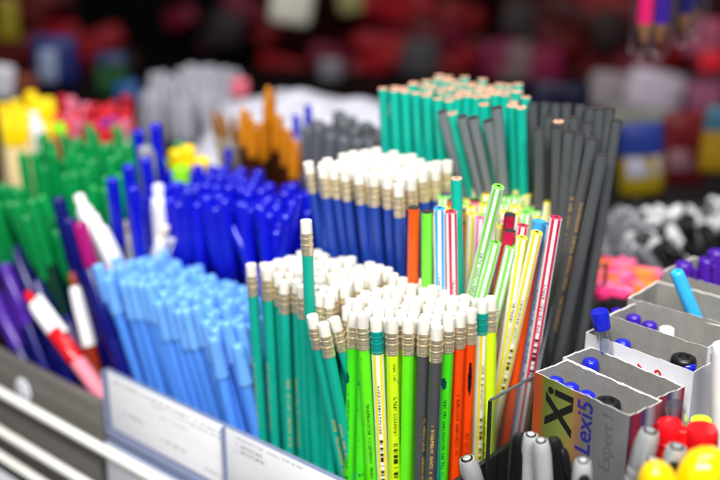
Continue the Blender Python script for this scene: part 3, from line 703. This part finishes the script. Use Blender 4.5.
fg(KWB, 583, 461, 580, 515, 0.475, 'white pen with dark oval clip standing before the lettered carton', 0)
RCAP = mat('scarlet cap plastic', 'D6101A', .18, coat=.5, var=.03)
def marker(kind, capm, body, r, ln=.13, clip=True, top='flat'):
    prof = [(r * 1.0, ln - .05), (r * 1.03, ln - .049), (r * 1.0, ln - .004)]
    prof += [(r * .97, ln - .0015), (r * .88, ln), (r * .2, ln + .0001)] if top == 'flat' else [(r * 1.02, ln - .011), (r * 1.06, ln - .010), (r * 1.06, ln - .0085), (r * .82, ln - .0075), (r * .80, ln - .002), (r * .70, ln - .0003), (r * .45, ln), (r * .38, ln - .0008)]
    parts = [('barrel', lath('barrel', [(r * .7, 0), (r * .95, .003), (r * .95, ln - .048)], body), [])]
    cap = ('cap', lath('cap', prof, capm, angle=45, n=28), [])
    if clip: cap[2].append(('clip', boxes('clip', [(r * .92, r * 1.45, -.0030, .0030, ln - .036, ln - .0005)], capm, bevel=.0008)))
    parts.append(cap); return {'name': kind, 'cat': 'marker', 'len': ln, 'parts': parts}
fg(marker('red_capped_marker', RCAP, WHT, .0082, clip=False, top='step'), 670, 422, 668, 480, 0.490, 'red capped marker with stepped round top behind the silver pens')
fg(marker('red_capped_marker', RCAP, WHT, .0078, clip=True), 702, 428, 699, 490, 0.485, 'red capped marker with flat top and side clip', -1.7)
fg(marker('lime_capped_marker', mat('lemon lime plastic', 'C4DC2A', .3), WHT, .0056, clip=False), 701, 420, 701, 470, 0.505, 'lime capped marker peeping out above the flat red cap')
fg(marker('clear_capped_marker', clear('clear cap plastic', (.85, .87, .92), .25, .1), LIMEP, .0050, clip=False), 674, 404, 684, 455, 0.503, 'marker with clear cap standing behind the stepped red cap')
YG = mat('glossy yellow plastic', 'F0C400', .16, coat=.6, var=.03)
def bulky(kind, a, b, ln):
    n = 36; sec = []
    for i in range(n):
        t = 2 * math.pi * i / n; k = 1 + .10 * abs(math.sin(4 * t)) ** .6; sec.append((a * math.cos(t) * k, b * math.sin(t) * k))
    rings = [(.7, 0), (.95, .004), (1, .03), (1.0, ln - .022)] + [(math.cos(q) ** .7, ln - .022 + .022 * math.sin(q)) for q in [x * math.pi / 2 / 8 for x in range(1, 8)]] + [(.08, ln)]
    clipm = loft('clip', circle(12, 1), [(.001, .003, ln - .035, a * 1.02, 0), (.0022, .0042, ln - .03, a * 1.06, 0), (.0022, .004, ln - .018, a * .98, 0), (.001, .003, ln - .011, a * .8, 0)], YG)
    return {'name': kind, 'cat': 'highlighter', 'len': ln, 'parts': [('body', loft('body', sec, rings, YG, angle=50), []), ('clip', clipm, [])]}
fg(bulky('yellow_highlighter', .0137, .0115, .11), 704, 451, 708, 520, 0.440, 'big glossy yellow highlighter with domed top at the lower right corner', -1.2)
fg(bulky('yellow_highlighter', .0093, .0082, .11), 654, 463, 664, 530, 0.435, 'smaller glossy yellow highlighter left of the big domed one', 1.9)
fg(marker('white_capped_marker', WHT, WHT, .0060), 724, 345, 722, 430, 0.505, 'white marker cut by the right edge behind the red caps', 1)

# ------------------------------------------------------------------ acrylic tray, dividers and rack
ACR = clear('clear acrylic', (.90, .92, .95), .10, .03); ACE = mat('acrylic edge', '5A6068', .2, trans=.3)
SMK = mat('smoky plastic strip', '67645F', .3, coat=.2, var=.03)
def panel(P, Q, z0, z1, name, label, m=ACR, th=.0016, edge=True, posts=True):
    d = Q - P; d.z = 0; w = d.length; d.normalize(); n = Vector((-d.y, d.x, 0))
    M = Matrix((d, n, Vector((0, 0, 1)))).transposed().to_4x4(); M.translation = Vector((P.x, P.y, z0))
    r = link(name, None); r.matrix_world = M; tag(r, label, 'divider')
    link('sheet', boxes('sheet', [(0, w, 0, th, 0, z1 - z0)], m), r)
    if edge: link('polished_edge', boxes('polished_edge', [(0, w, -.0001, th + .0001, z1 - z0 + .0001, z1 - z0 + .0008)], ACE), r)
    if posts: link('side_edge', boxes('side_edge', [(-.0012, -.0001, -.0002, th + .0002, 0, z1 - z0), (w + .0001, w + .0018, -.0004, th + .0004, 0, z1 - z0)], mat('dark acrylic end', '22262B', .3)), r)
    return r
panel(hz(492, 401, .150), hz(541, 374, .150), .03, .150, 'acrylic_divider', 'clear acrylic divider between the striped pencils and the black and white pens')
panel(hz(553, 292, .165), hz(607, 264, .165), .05, .165, 'acrylic_divider', 'clear acrylic divider behind the cartons, below the black pencils')
panel(hz(553, 293, .165) - Vector((0, 0, 0)), hz(537, 372, .165) + Vector((0, .004, 0)), .05, .160, 'acrylic_divider', 'clear acrylic divider left of the cartons, beside the raspberry striped pencil', posts=False)

# price strip along the front of the first tier
STRIP = mat('clear price strip back', '3B4468', .25, coat=.4)
def label_mat(name, rows, paper='F1F1F4'):
    m = mat(name, paper, .38, var=.015, coat=.3); nt = m.node_tree; nb = NB(nt); b = nt.nodes['Principled BSDF']
    tc = next(n for n in nt.nodes if n.type == 'TEX_COORD'); sx = nt.nodes.new('ShaderNodeSeparateXYZ'); nt.links.new(tc.outputs['Object'], sx.inputs[0])
    x, y, z = sx.outputs; tot = None
    for (zc, half, x0, x1, cell) in rows:
        k = marks(nb, x, nb.m('SUBTRACT', z, zc), x0, x1, half, cell, half / 2.6, .4); tot = k if tot is None else nb.m('MAXIMUM', tot, k)
    c = nb.mix(nb.m('MULTIPLY', tot, .85), nt.nodes[m['out']].outputs[0], lin('3A3A44')); nt.links.new(c, b.inputs['Base Color']); return m
def card(u0, u1, v, z0, z1, m, label, tilt=0):
    w = u1 - u0; M = Matrix((U, V, Vector((0, 0, 1)))).transposed().to_4x4(); M.translation = uv(u0, v, z0)
    o = link('price_card', boxes('price_card', [(0, w, 0, .0006, 0, z1 - z0)], m, bevel=.0002)); o.matrix_world = M @ Matrix.Rotation(tilt, 4, 'X'); tag(o, label, 'price card'); return o
card(-.574, -.4475, .3795, .040, .086, label_mat('long price card print', [(.040, .0011, .006, .13, .0022), (.036, .0008, .05, .145, .0016), (.030, .0008, .06, .09, .0016), (.018, .0012, .014, .04, .0024), (.012, .0012, .06, .085, .0024), (.007, .0010, .105, .13, .0022)]), 'long white price card in the strip below the light blue pens')
card(-.4455, -.305, .3795, .040, .086, label_mat('short price card print', [(.0425, .0007, .010, .05, .0014), (.0375, .0012, .010, .034, .0023), (.0335, .0012, .010, .036, .0023), (.043, .0007, .052, .07, .0014)]), 'white price card in the strip below the teal eraser pencils')
card(-.575, -.43, .3735, -.012, .0300, label_mat('lower price card print', [(.034, .0009, .02, .09, .0018), (.028, .0009, .02, .11, .0018)], 'E6E8F0'), 'lower white price card below the long one, behind the white rails')
card(-.90, -.60, .350, -.085, -.030, label_mat('rail price card print', [(.040, .0012, .03, .2, .0022)], 'E9EAF2'), 'white price card beneath the lowest white rail at left')

RK = mat('dark rack metal', '1A1A1E', .45, var=.1); RKB = mat('blue grey strip', '7F8AA8', .3, coat=.3)
rack = link('display_rack', None); rack.matrix_world = Matrix((U, V, Vector((0, 0, 1)))).transposed().to_4x4(); tag(rack, 'dark stepped pencil rack with three tiers holding all the bundles', 'rack')
link('lower_tier', boxes('lower_tier', [(-1.05, -.20, .385, .462, -.20, -.012)], RK, bevel=.002), rack)
link('middle_tier', boxes('middle_tier', [(-1.05, -.20, .464, .548, -.20, .046)], RK, bevel=.002), rack)
link('upper_tier', boxes('upper_tier', [(-1.05, -.20, .550, .66, -.20, .088)], RK, bevel=.002), rack)
link('strip_back', boxes('strip_back', [(-.578, -.25, .3805, .3835, .030, .0867), (-.578, -.25, .3768, .3803, .0325, .0385), (-.578, -.25, .3745, .3835, -.016, .0300)], RKB, bevel=.0005), rack)
link('smoky_strip', boxes('smoky_strip', [(-1.0, -.580, .374, .382, .010, .059)], SMK, bevel=.0008), rack)
for u in (-.5770, -.4465): link('strip_joint', boxes('strip_joint', [(u - .0005, u + .0005, .3765, .3797, .036, .0866)], RKB), rack)
link('end_panel', boxes('end_panel', [(-.2745, -.2715, .385, .462, -.012, .11)], RK), rack)
WR = mat('white enamel rail', 'EDEBE4', .3, coat=.3, var=.03)
for (v, z, r, u1) in ((.360, .036, .0039, -.45), (.352, .007, .0037, -.45), (.348, -.013, .0037, -.45)):
    link('white_rail', tube('white_rail', [(-1.0, v, z), (-.8, v, z), (u1, v, z)], r, WR, 14), rack)
link('lower_strip', boxes('lower_strip', [(-1.0, -.588, .3745, .3815, -.05, .006)], SMK, bevel=.0008), rack)
stk = link('round_sticker', loft('round_sticker', circle(32, .0105), [(.97, 0), (1, .0003), (1, .0009), (.97, .0011)], mat('white sticker paper', 'E6E6EA', .5)))
p = uv(-.682, .3722, .038); stk.matrix_world = Matrix.Translation(p) @ frame(-V, 0); tag(stk, 'round white sticker on the smoky grey strip', 'sticker')
link('sticker_print', loft('sticker_print', circle(24, .0068), [(1, .0011), (1, .0013), (.8, .0013), (.8, .0011)], mat('pale blue print', '8A90B8', .5), cap=(False, False)), stk)
RS = mat('dark riser board', '171214', .6, var=.2, spec=.2)
for q, (bx, lab) in enumerate((((-.95, -.36, .93, 1.45, -.02, .075), 'dark riser board under the yellow and red capped pens'), ((-.355, .10, 1.0, 1.45, -.02, .128), 'dark riser board under the white plastic bag'),
                 ((.26, .80, 1.10, 1.55, -.02, .068), 'dark riser board under the blue, red and yellow packets'))):
    tag(link('display_riser', boxes('display_riser', [bx], RS, bevel=.002)), lab, 'riser')

# ------------------------------------------------------------------ behind: heap of markers, erasers, packs
MW = mat('dull white plastic', '9A9A9C', .35, var=.08)
KHM = {'name': 'heap_marker', 'cat': 'marker', 'len': .12, 'parts': [('barrel', lath('barrel', [(.0035, 0), (.0056, .003), (.0056, .075)], MW), []), ('cap', lath('cap', [(.0058, .074), (.0062, .075), (.0058, .115), (.0045, .12), (.001, .12)], DKP), [('clip', boxes('clip', [(.0054, .0090, -.0016, .0016, .08, .117)], DKP, bevel=.0006))])]}
KHW = {'name': 'heap_marker', 'cat': 'marker', 'len': .12, 'parts': [('barrel', lath('barrel', [(.0035, 0), (.0056, .003), (.0056, .075)], mat('dark marker barrel', '2A2A2E', .35)), []), ('cap', lath('cap', [(.0058, .074), (.0062, .075), (.0058, .115), (.0045, .12), (.001, .12)], mat('soft white plastic', 'BDBDBF', .35)), [])]}
for i in range(56):
    px = ru(624, 735); py = ru(192, 250); t = .93 - (py - 190) / 60 * .13
    d = Vector((ru(-.9, .9), ru(-.6, .3), ru(.15, 1.1))); k = KHM if rnd() < .5 else KHW
    stick(k, wd(px, py, t), lean=(d.x, d.y) if d.z > .5 else (d.x * 1.8, d.y), label='white and black marker in the jumbled heap behind the cartons', group='markers in the heap at the right')
KGP = {'name': 'silver_heap_pen', 'cat': 'pen', 'len': .12, 'parts': [('barrel', lath('barrel', [(.003, 0), (.0055, .01), (.0055, .11), (.004, .12)], mat('dull silver', '8E8F93', .35, metal=.4)), []), ('tip', lath('tip', [(.0056, .095), (.0062, .096), (.0058, .117), (.004, .1205)], mat('smoke tip', '6A6A70', .3)), [])]}
for i in range(16):
    px = ru(602, 640); py = ru(208, 250); t = .86 - (py - 210) / 60 * .10
    stick(KGP, wd(px, py, t), lean=(ru(-1, 1.2), ru(-.5, .3)), label='dull silver pen lying in the pile right of the black pencils', group='silver pens piled right of the black pencils')
NEO = [mat('neon pink rubber', 'F0307A', .6), mat('coral rubber', 'F2582C', .6), mat('rose rubber', 'EE6A9A', .6), mat('orange rubber', 'F27A1A', .6)]
EM = [boxes('rubber', [(-.010, .010, -.0042, .0042, -.003, .003)], m, bevel=.0012) for m in NEO]
for i in range(34):
    px = ru(604, 650); py = ru(262, 297); p = wd(px, py, .77 - (py - 262) / 34 * .06)
    if i in (3,): pass
    o = link('small_eraser', random.choice(EM)); o.matrix_world = Matrix.Translation(p) @ Matrix.Rotation(ru(0, 6), 4, 'Z') @ Matrix.Rotation(ru(-.7, .7), 4, 'X')
    tag(o, 'small pink or orange eraser in the bright pile behind the cartons', 'eraser', 'neon erasers piled behind the cartons')
trayd = link('goods_tray', boxes('goods_tray', [(.17, .62, .67, 1.02, .020, .112)], mat('dark tray', '242226', .5), bevel=.004)); tag(trayd, 'dark flat tray under the heap of markers and erasers', 'tray')

def pouch(w, h, t, m, hdr=None):
    nx, nz = 12, 14; vs = []; fs = []; ix = []
    for s in (1, -1):
        for j in range(nz + 1):
            for i in range(nx + 1):
                a, b = i / nx * 2 - 1, j / nz * 2 - 1
                th = t / 2 * max(0, (1 - a ** 4)) ** .6 * max(0, (1 - b ** 4)) ** .6 + .0008
                th *= 1 + .12 * math.sin(5 * a + 3 * b)
                vs.append((a * w / 2 * (1 - .09 * abs(b) ** 5), -s * th, (b * (1 - .08 * abs(a) ** 5) + 1) / 2 * h))
    N = (nx + 1) * (nz + 1)
    for s in range(2):
        for j in range(nz):
            for i in range(nx):
                q = [s * N + j * (nx + 1) + i, s * N + j * (nx + 1) + i + 1, s * N + (j + 1) * (nx + 1) + i + 1, s * N + (j + 1) * (nx + 1) + i]
                fs.append(tuple(q if s == 0 else q[::-1])); ix.append(1 if (hdr and j >= nz * hdr) else 0)
    bd = [i for i in range(nx + 1)] + [j * (nx + 1) + nx for j in range(1, nz + 1)] + [nz * (nx + 1) + i for i in range(nx - 1, -1, -1)] + [j * (nx + 1) for j in range(nz - 1, 0, -1)]
    for k in range(len(bd)):
        a, b = bd[k], bd[(k + 1) % len(bd)]; fs.append((a, N + a, N + b, b)); ix.append(0)
    return vs, fs, ix
def pack(px, py, wpx, hpx, t, c, label, c2=None, hdr=.5, thick=.35, name='product_pouch', cat='packet', rz=None, band=None, rough=.5, tilt=0):
    """goods in soft packets: centre pixel and size in pixels at depth t"""
    w, h = wpx / F * t, hpx / F * t
    ctr = wd(px, py, t); m1 = mat('packet ' + c, c, rough, coat=.0, var=.12, spec=.3)
    m2 = mat('packet ' + (c2 or c), c2 or c, rough, coat=.0, var=.12, spec=.3)
    vs, fs, ix = pouch(w, h, min(w, h) * thick, m1, hdr if c2 else None)
    o = link(name, None); o.matrix_world = Matrix.Translation(ctr - Vector((0, 0, h / 2))) @ Matrix.Rotation(ru(-.3, .3) if rz is None else rz, 4, 'Z') @ Matrix.Translation((0, 0, h / 2)) @ Matrix.Rotation(ru(-.22, .22) + tilt, 4, 'Y') @ Matrix.Translation((0, 0, -h / 2))
    tag(o, label, cat); link('wrapper', mesh('wrapper', vs, fs, [m1, m2], ix, angle=80), o)
    if band:
        bm = boxes('printed_band', [(-w * .36, w * .36, -min(w, h) * thick * .56, -min(w, h) * thick * .40, h * .30, h * .55)], mat('packet band ' + band, band, .4), bevel=.001); link('printed_band', bm, o)
    return o
pack(641, 160, 46, 78, 1.2, '8E780E', 'blue, white and yellow packet standing beside the black pencils', '1A2F7A', .55, band='9A9AAA', rz=0)
pack(683, 152, 50, 84, 1.3, '5A0810', 'dark red packet with pale print behind the marker heap', None, band='8A626C', rz=.1)
pack(716, 140, 30, 70, 1.18, '8A6A10', 'yellow packet with brown print at the right edge', '2A5468', .6, rz=0)
pack(655, 92, 60, 44, 1.9, 'A89CAA', 'pale lilac packet hanging behind the blue and yellow one', None, rz=0)
pack(610, 92, 44, 40, 2.0, '7C7478', 'greyish packet left of the pale lilac one', None, rz=0)
pack(640, 122, 70, 26, 1.8, '7A7B70', 'flat grey green packet below the pale lilac one', None, rz=0)
pack(706, 90, 36, 50, 1.9, 'A86080', 'pink packet at the right edge above the yellow one', '5A2A3C', .6, rz=0)
pack(703, 38, 40, 40, 1.75, '8A4056', 'dusky pink packet at the upper right edge', None, rz=0)
pack(712, 62, 26, 20, 1.7, 'B01020', 'small bright red packet at the upper right edge', None, rz=0)
pack(560, 100, 60, 36, 1.35, '0A0A26', 'navy packet lying behind the black pencils', None, rz=0)
# left background goods
pack(56, 62, 44, 54, 1.55, '101A50', 'dark blue packet behind the yellow capped markers', None, rz=.2)
pack(48, 66, 20, 34, 1.45, '6E7890', 'pale blue grey packet before the dark blue one', None, rz=-.2)
pack(112, 74, 34, 46, 1.5, '103A18', 'green packet beyond the red caps', '161E40', .7, rz=.1)
pack(128, 94, 26, 26, 1.4, '1E467A', 'small blue packet below the green one', None, rz=0)
pack(8, 20, 22, 44, 1.7, '6A6008', 'olive yellow packet hanging at the upper left', None, rz=0)
pack(2, 82, 26, 36, 1.3, 'B0B0B6', 'white packet cut by the left edge', None, rz=0)
pack(22, 50, 60, 34, 1.9, '4A0805', 'dark red packet at left behind the blue one', None, rz=0)
pack(20, 84, 36, 22, 1.45, '5E260A', 'rust orange packet above the yellow caps', None, rz=0)
pack(292, 4, 44, 44, 1.8, 'B4B0A4', 'white and yellow packet hanging at the top', 'A0943A', .8, rz=.2)
pack(350, 2, 26, 26, 1.9, '6A6640', 'olive packet hanging at the top beside the white and yellow one', None, rz=0)
pack(330, 70, 24, 24, 1.7, '5A5860', 'small grey packet above the white bag', None, rz=0)
pack(240, 88, 18, 20, 1.25, 'C05A6A', 'small rose packet left of the tallest amber pen', None, rz=0)
# white pens in a pot
KWP = capped('white_capped_pen', mat('milky plastic', '9C9CA6', .35), mat('pale barrel', '80808C', .3), clip=True, r=.0065)
for i in range(30):
    px = 152 + (i % 10) * 9 + ru(-4, 4); py = 74 + (i // 10) * 12 + ru(-7, 7) - (i % 10) * .9
    stick(KWP, wd(px, py, 1.32 - (i // 10) * .03), lean=(ru(-.25, .25), ru(-.1, .1)), label='white capped pen in the far pale group left of the white bag', group='white capped pens in the far group')
# white bag lying behind the amber pens
BAG = mat('white film bag', 'BEBECA', .4, var=.03, bump=.5, bscale=60)
vs = []; fs = []; NX, NY = 40, 20
for j in range(NY + 1):
    for i in range(NX + 1):
        a, b = i / NX * 2 - 1, j / NY * 2 - 1
        k = max(0, 1 - abs(a) ** 2.2) ** .8 * max(0, 1 - abs(b) ** 2.5) ** .6
        vs.append((a * .118, b * .085, .045 * k * (1 + .12 * math.sin(7 * a + 4 * b) + .06 * math.sin(15 * a - 9 * b))))
for j in range(NY):
    for i in range(NX): fs.append((j * (NX + 1) + i, j * (NX + 1) + i + 1, (j + 1) * (NX + 1) + i + 1, (j + 1) * (NX + 1) + i))
bd = [i for i in range(NX)] + [j * (NX + 1) + NX for j in range(NY)] + [NY * (NX + 1) + i for i in range(NX, 0, -1)] + [j * (NX + 1) for j in range(NY, 0, -1)]
fs.append(tuple(reversed(bd)))
tb = link('plastic_bag', mesh('plastic_bag', vs, fs, BAG, angle=70))
c = wd(298, 143, 1.16); tb.matrix_world = Matrix.Translation(c) @ Matrix.Rotation(-.2, 4, 'Z') @ Matrix.Rotation(.35, 4, 'X'); tag(tb, 'white plastic bag lying in a mound behind the amber pens', 'bag')

# hanging jumbo pencils in clear sleeves, upper right
DW = mat('shaded pencil cone wood', '9A6A44', .7, var=.1)
def jumbo(m):
    return {'name': 'jumbo_pencil', 'cat': 'pencil', 'len': .17, 'parts': [('barrel', loft('barrel', hexagon(.0078, .2), [(.9, 0), (1, .001), (1, .146)], m), []),
            ('cone', lath('cone', [(.0074, .1458), (.0068, .149), (.0024, .162)], DW), [('point', lath('point', [(.0024, .1619), (.0006, .169), (.0001, .17)], DKP))])]}
SLV = clear('crystal sleeve', (.96, .96, .97), .07, .08)
for px, tip, t, c, nm, lab in ((640, 52, .86, 'F01070', 'hot pink', 'hot pink jumbo pencil hanging point down in a clear sleeve'), (659, 52, .86, '3A0C9A', 'violet', 'violet jumbo pencil hanging point down beside the hot pink one'),
                           (681, 40, .95, '140A6A', 'indigo', 'indigo jumbo pencil hanging point down, third from the pink one'), (694, 34, .98, '10104A', 'midnight', 'midnight blue jumbo pencil hanging at the right of the indigo one')):
    m = mat(nm + ' lacquer', c, .3, coat=.3); tip_p = wd(px, tip, t); K = jumbo(m)
    build(K, Matrix.Translation(tip_p + Vector((0, 0, .17))) @ frame(Vector((ru(-.02, .02), 0, -1)), ru(0, 6)), lab)
    s = link('clear_sleeve', lath('clear_sleeve', [(.0055, -.006), (.0095, -.003), (.0105, .006), (.0112, .03), (.0112, .175), (.0106, .175), (.0106, .03), (.0098, .007), (.0085, -.001)], SLV, n=24, cap=(True, True), angle=50))
    s.matrix_world = Matrix.Translation(tip_p + Vector((0, 0, -.001))); tag(s, 'clear plastic sleeve round the %s jumbo pencil' % nm, 'sleeve')
    link('hook', tube('hook', [(0, 0, .170), (0, 0, .23), (0, .02, .24)], .001, FERRULE, 8), s)

# back wall with hanging blister packs
WALLM = mat('near black display wall', '200204', .95, var=.4, spec=.1)
w = link('wall', boxes('wall', [(-2.6, 2.6, 3.12, 3.2, -.9, 1.6)], WALLM)); tag(w, kind='structure')
dp = link('dark_panel', boxes('dark_panel', [(-2.4, -.28, 3.06, 3.10, -.5, 1.2)], mat('black felt panel', '050405', .95, spec=.1), bevel=.004)); tag(dp, 'black felt panel on the back wall at the upper left', 'panel')
cnt = link('counter', boxes('counter', [(-2.2, 2.2, .98, 3.1, -.06, -.02)], mat('dark counter', '0C090B', .7, var=.2, spec=.2), bevel=.003)); tag(cnt, kind='structure')
fl_ = link('floor', boxes('floor', [(-3, 3, -1.5, 3.3, -.95, -.9)], mat('dark floor', '1A1614', .6, var=.2))); tag(fl_, kind='structure')
base = link('table', boxes('table', [(-1.2, 1.2, .10, .975, -.25, -.205)], mat('dark table top', '17161A', .5, var=.2), bevel=.003)); tag(base, kind='structure')
cols = ['6E060C', '860A12', '560409', '8C0C18', '2E040A', '640E26', '760A0A', '3A040A']
GB = 'dark red packets hanging on the back wall'
for k_ in range(120):
    px = ru(-20, 740); py = ru(-8, 95)
    dens = 1 if px > 470 else (.6 if px > 265 else (.25 if px > 120 else .4))
    if rnd() > dens: continue
    c_ = random.choice(cols) if px > 250 else random.choice(cols[2:])
    o = pack(px, py, ru(26, 74), ru(18, 40), 2.90 + ru(-.08, .06), c_, 'dark red packet hanging in the crowded display on the far back wall', None, thick=.3, name='wall_packet', rz=ru(-.4, .4), tilt=ru(-.5, .5)); o['group'] = GB
for px, py, c_, lab in ((515, 62, '6E5C5E', 'grey pink packet on the back wall above the black pencils'), (545, 66, '78103A', 'magenta packet on the back wall right of the grey pink one'), (500, 60, '6A0E36', 'magenta packet on the back wall left of the grey pink one'),
                       (420, 58, '3C3A3E', 'grey packet on the back wall above the teal pencils'), (520, 20, '2C2222', 'brownish packet high on the back wall'), (610, 30, '261818', 'brown packet on the back wall left of the jumbo pencils'), (225, 30, '1E161A', 'dim plum packet on the back wall left of the white and yellow one')):
    pack(px, py, 38, 40, 2.70, c_, lab, None, thick=.25, name='wall_packet', rz=0)

# ------------------------------------------------------------------ light
def area(name, loc, size, sy, power, target, col=(1, 1, 1)):
    l = bpy.data.lights.new(name, 'AREA'); l.shape = 'RECTANGLE'; l.size = size; l.size_y = sy; l.energy = power; l.color = col
    o = bpy.data.objects.new(name, l); COL.objects.link(o); o.location = loc
    o.rotation_euler = (Vector(target) - Vector(loc)).to_track_quat('-Z', 'Y').to_euler(); return o
area('ceiling_lamp', (-.05, -.75, 1.50), 1.6, .4, 70, (.02, .55, .12), (1, .985, .965))
area('ceiling_lamp', (.05, .50, 1.75), 1.2, .25, 14, (0, .62, .15), (1, .985, .965))
area('ceiling_lamp', (.3, 1.05, 1.70), 1.2, .25, 9, (.0, .62, .15), (1, .985, .965))
wld = bpy.data.worlds.new('World'); scn.world = wld; wld.use_nodes = True
wld.node_tree.nodes['Background'].inputs[0].default_value = (.85, .9, 1, 1); wld.node_tree.nodes['Background'].inputs[1].default_value = .13

cam = bpy.data.cameras.new('camera'); co = bpy.data.objects.new('camera', cam); COL.objects.link(co); scn.camera = co
co.location = (0, 0, CAMZ); co.rotation_euler = (math.pi / 2 - PITCH, 0, 0)
cam.sensor_width = 36; cam.lens = 50; cam.clip_start = .02; cam.clip_end = 60
cam.dof.use_dof = True; cam.dof.focus_distance = .548; cam.dof.aperture_fstop = 3.1; cam.dof.aperture_blades = 9
scn.view_settings.view_transform = 'Standard'; scn.view_settings.look = 'None'; scn.view_settings.exposure = 0; scn.view_settings.gamma = 1
scn.render.engine = 'CYCLES'; scn.cycles.use_denoising = True
scn.cycles.max_bounces = 8; scn.cycles.transparent_max_bounces = 16; scn.cycles.caustics_reflective = False; scn.cycles.caustics_refractive = False
scn.cycles.sample_clamp_indirect = 6
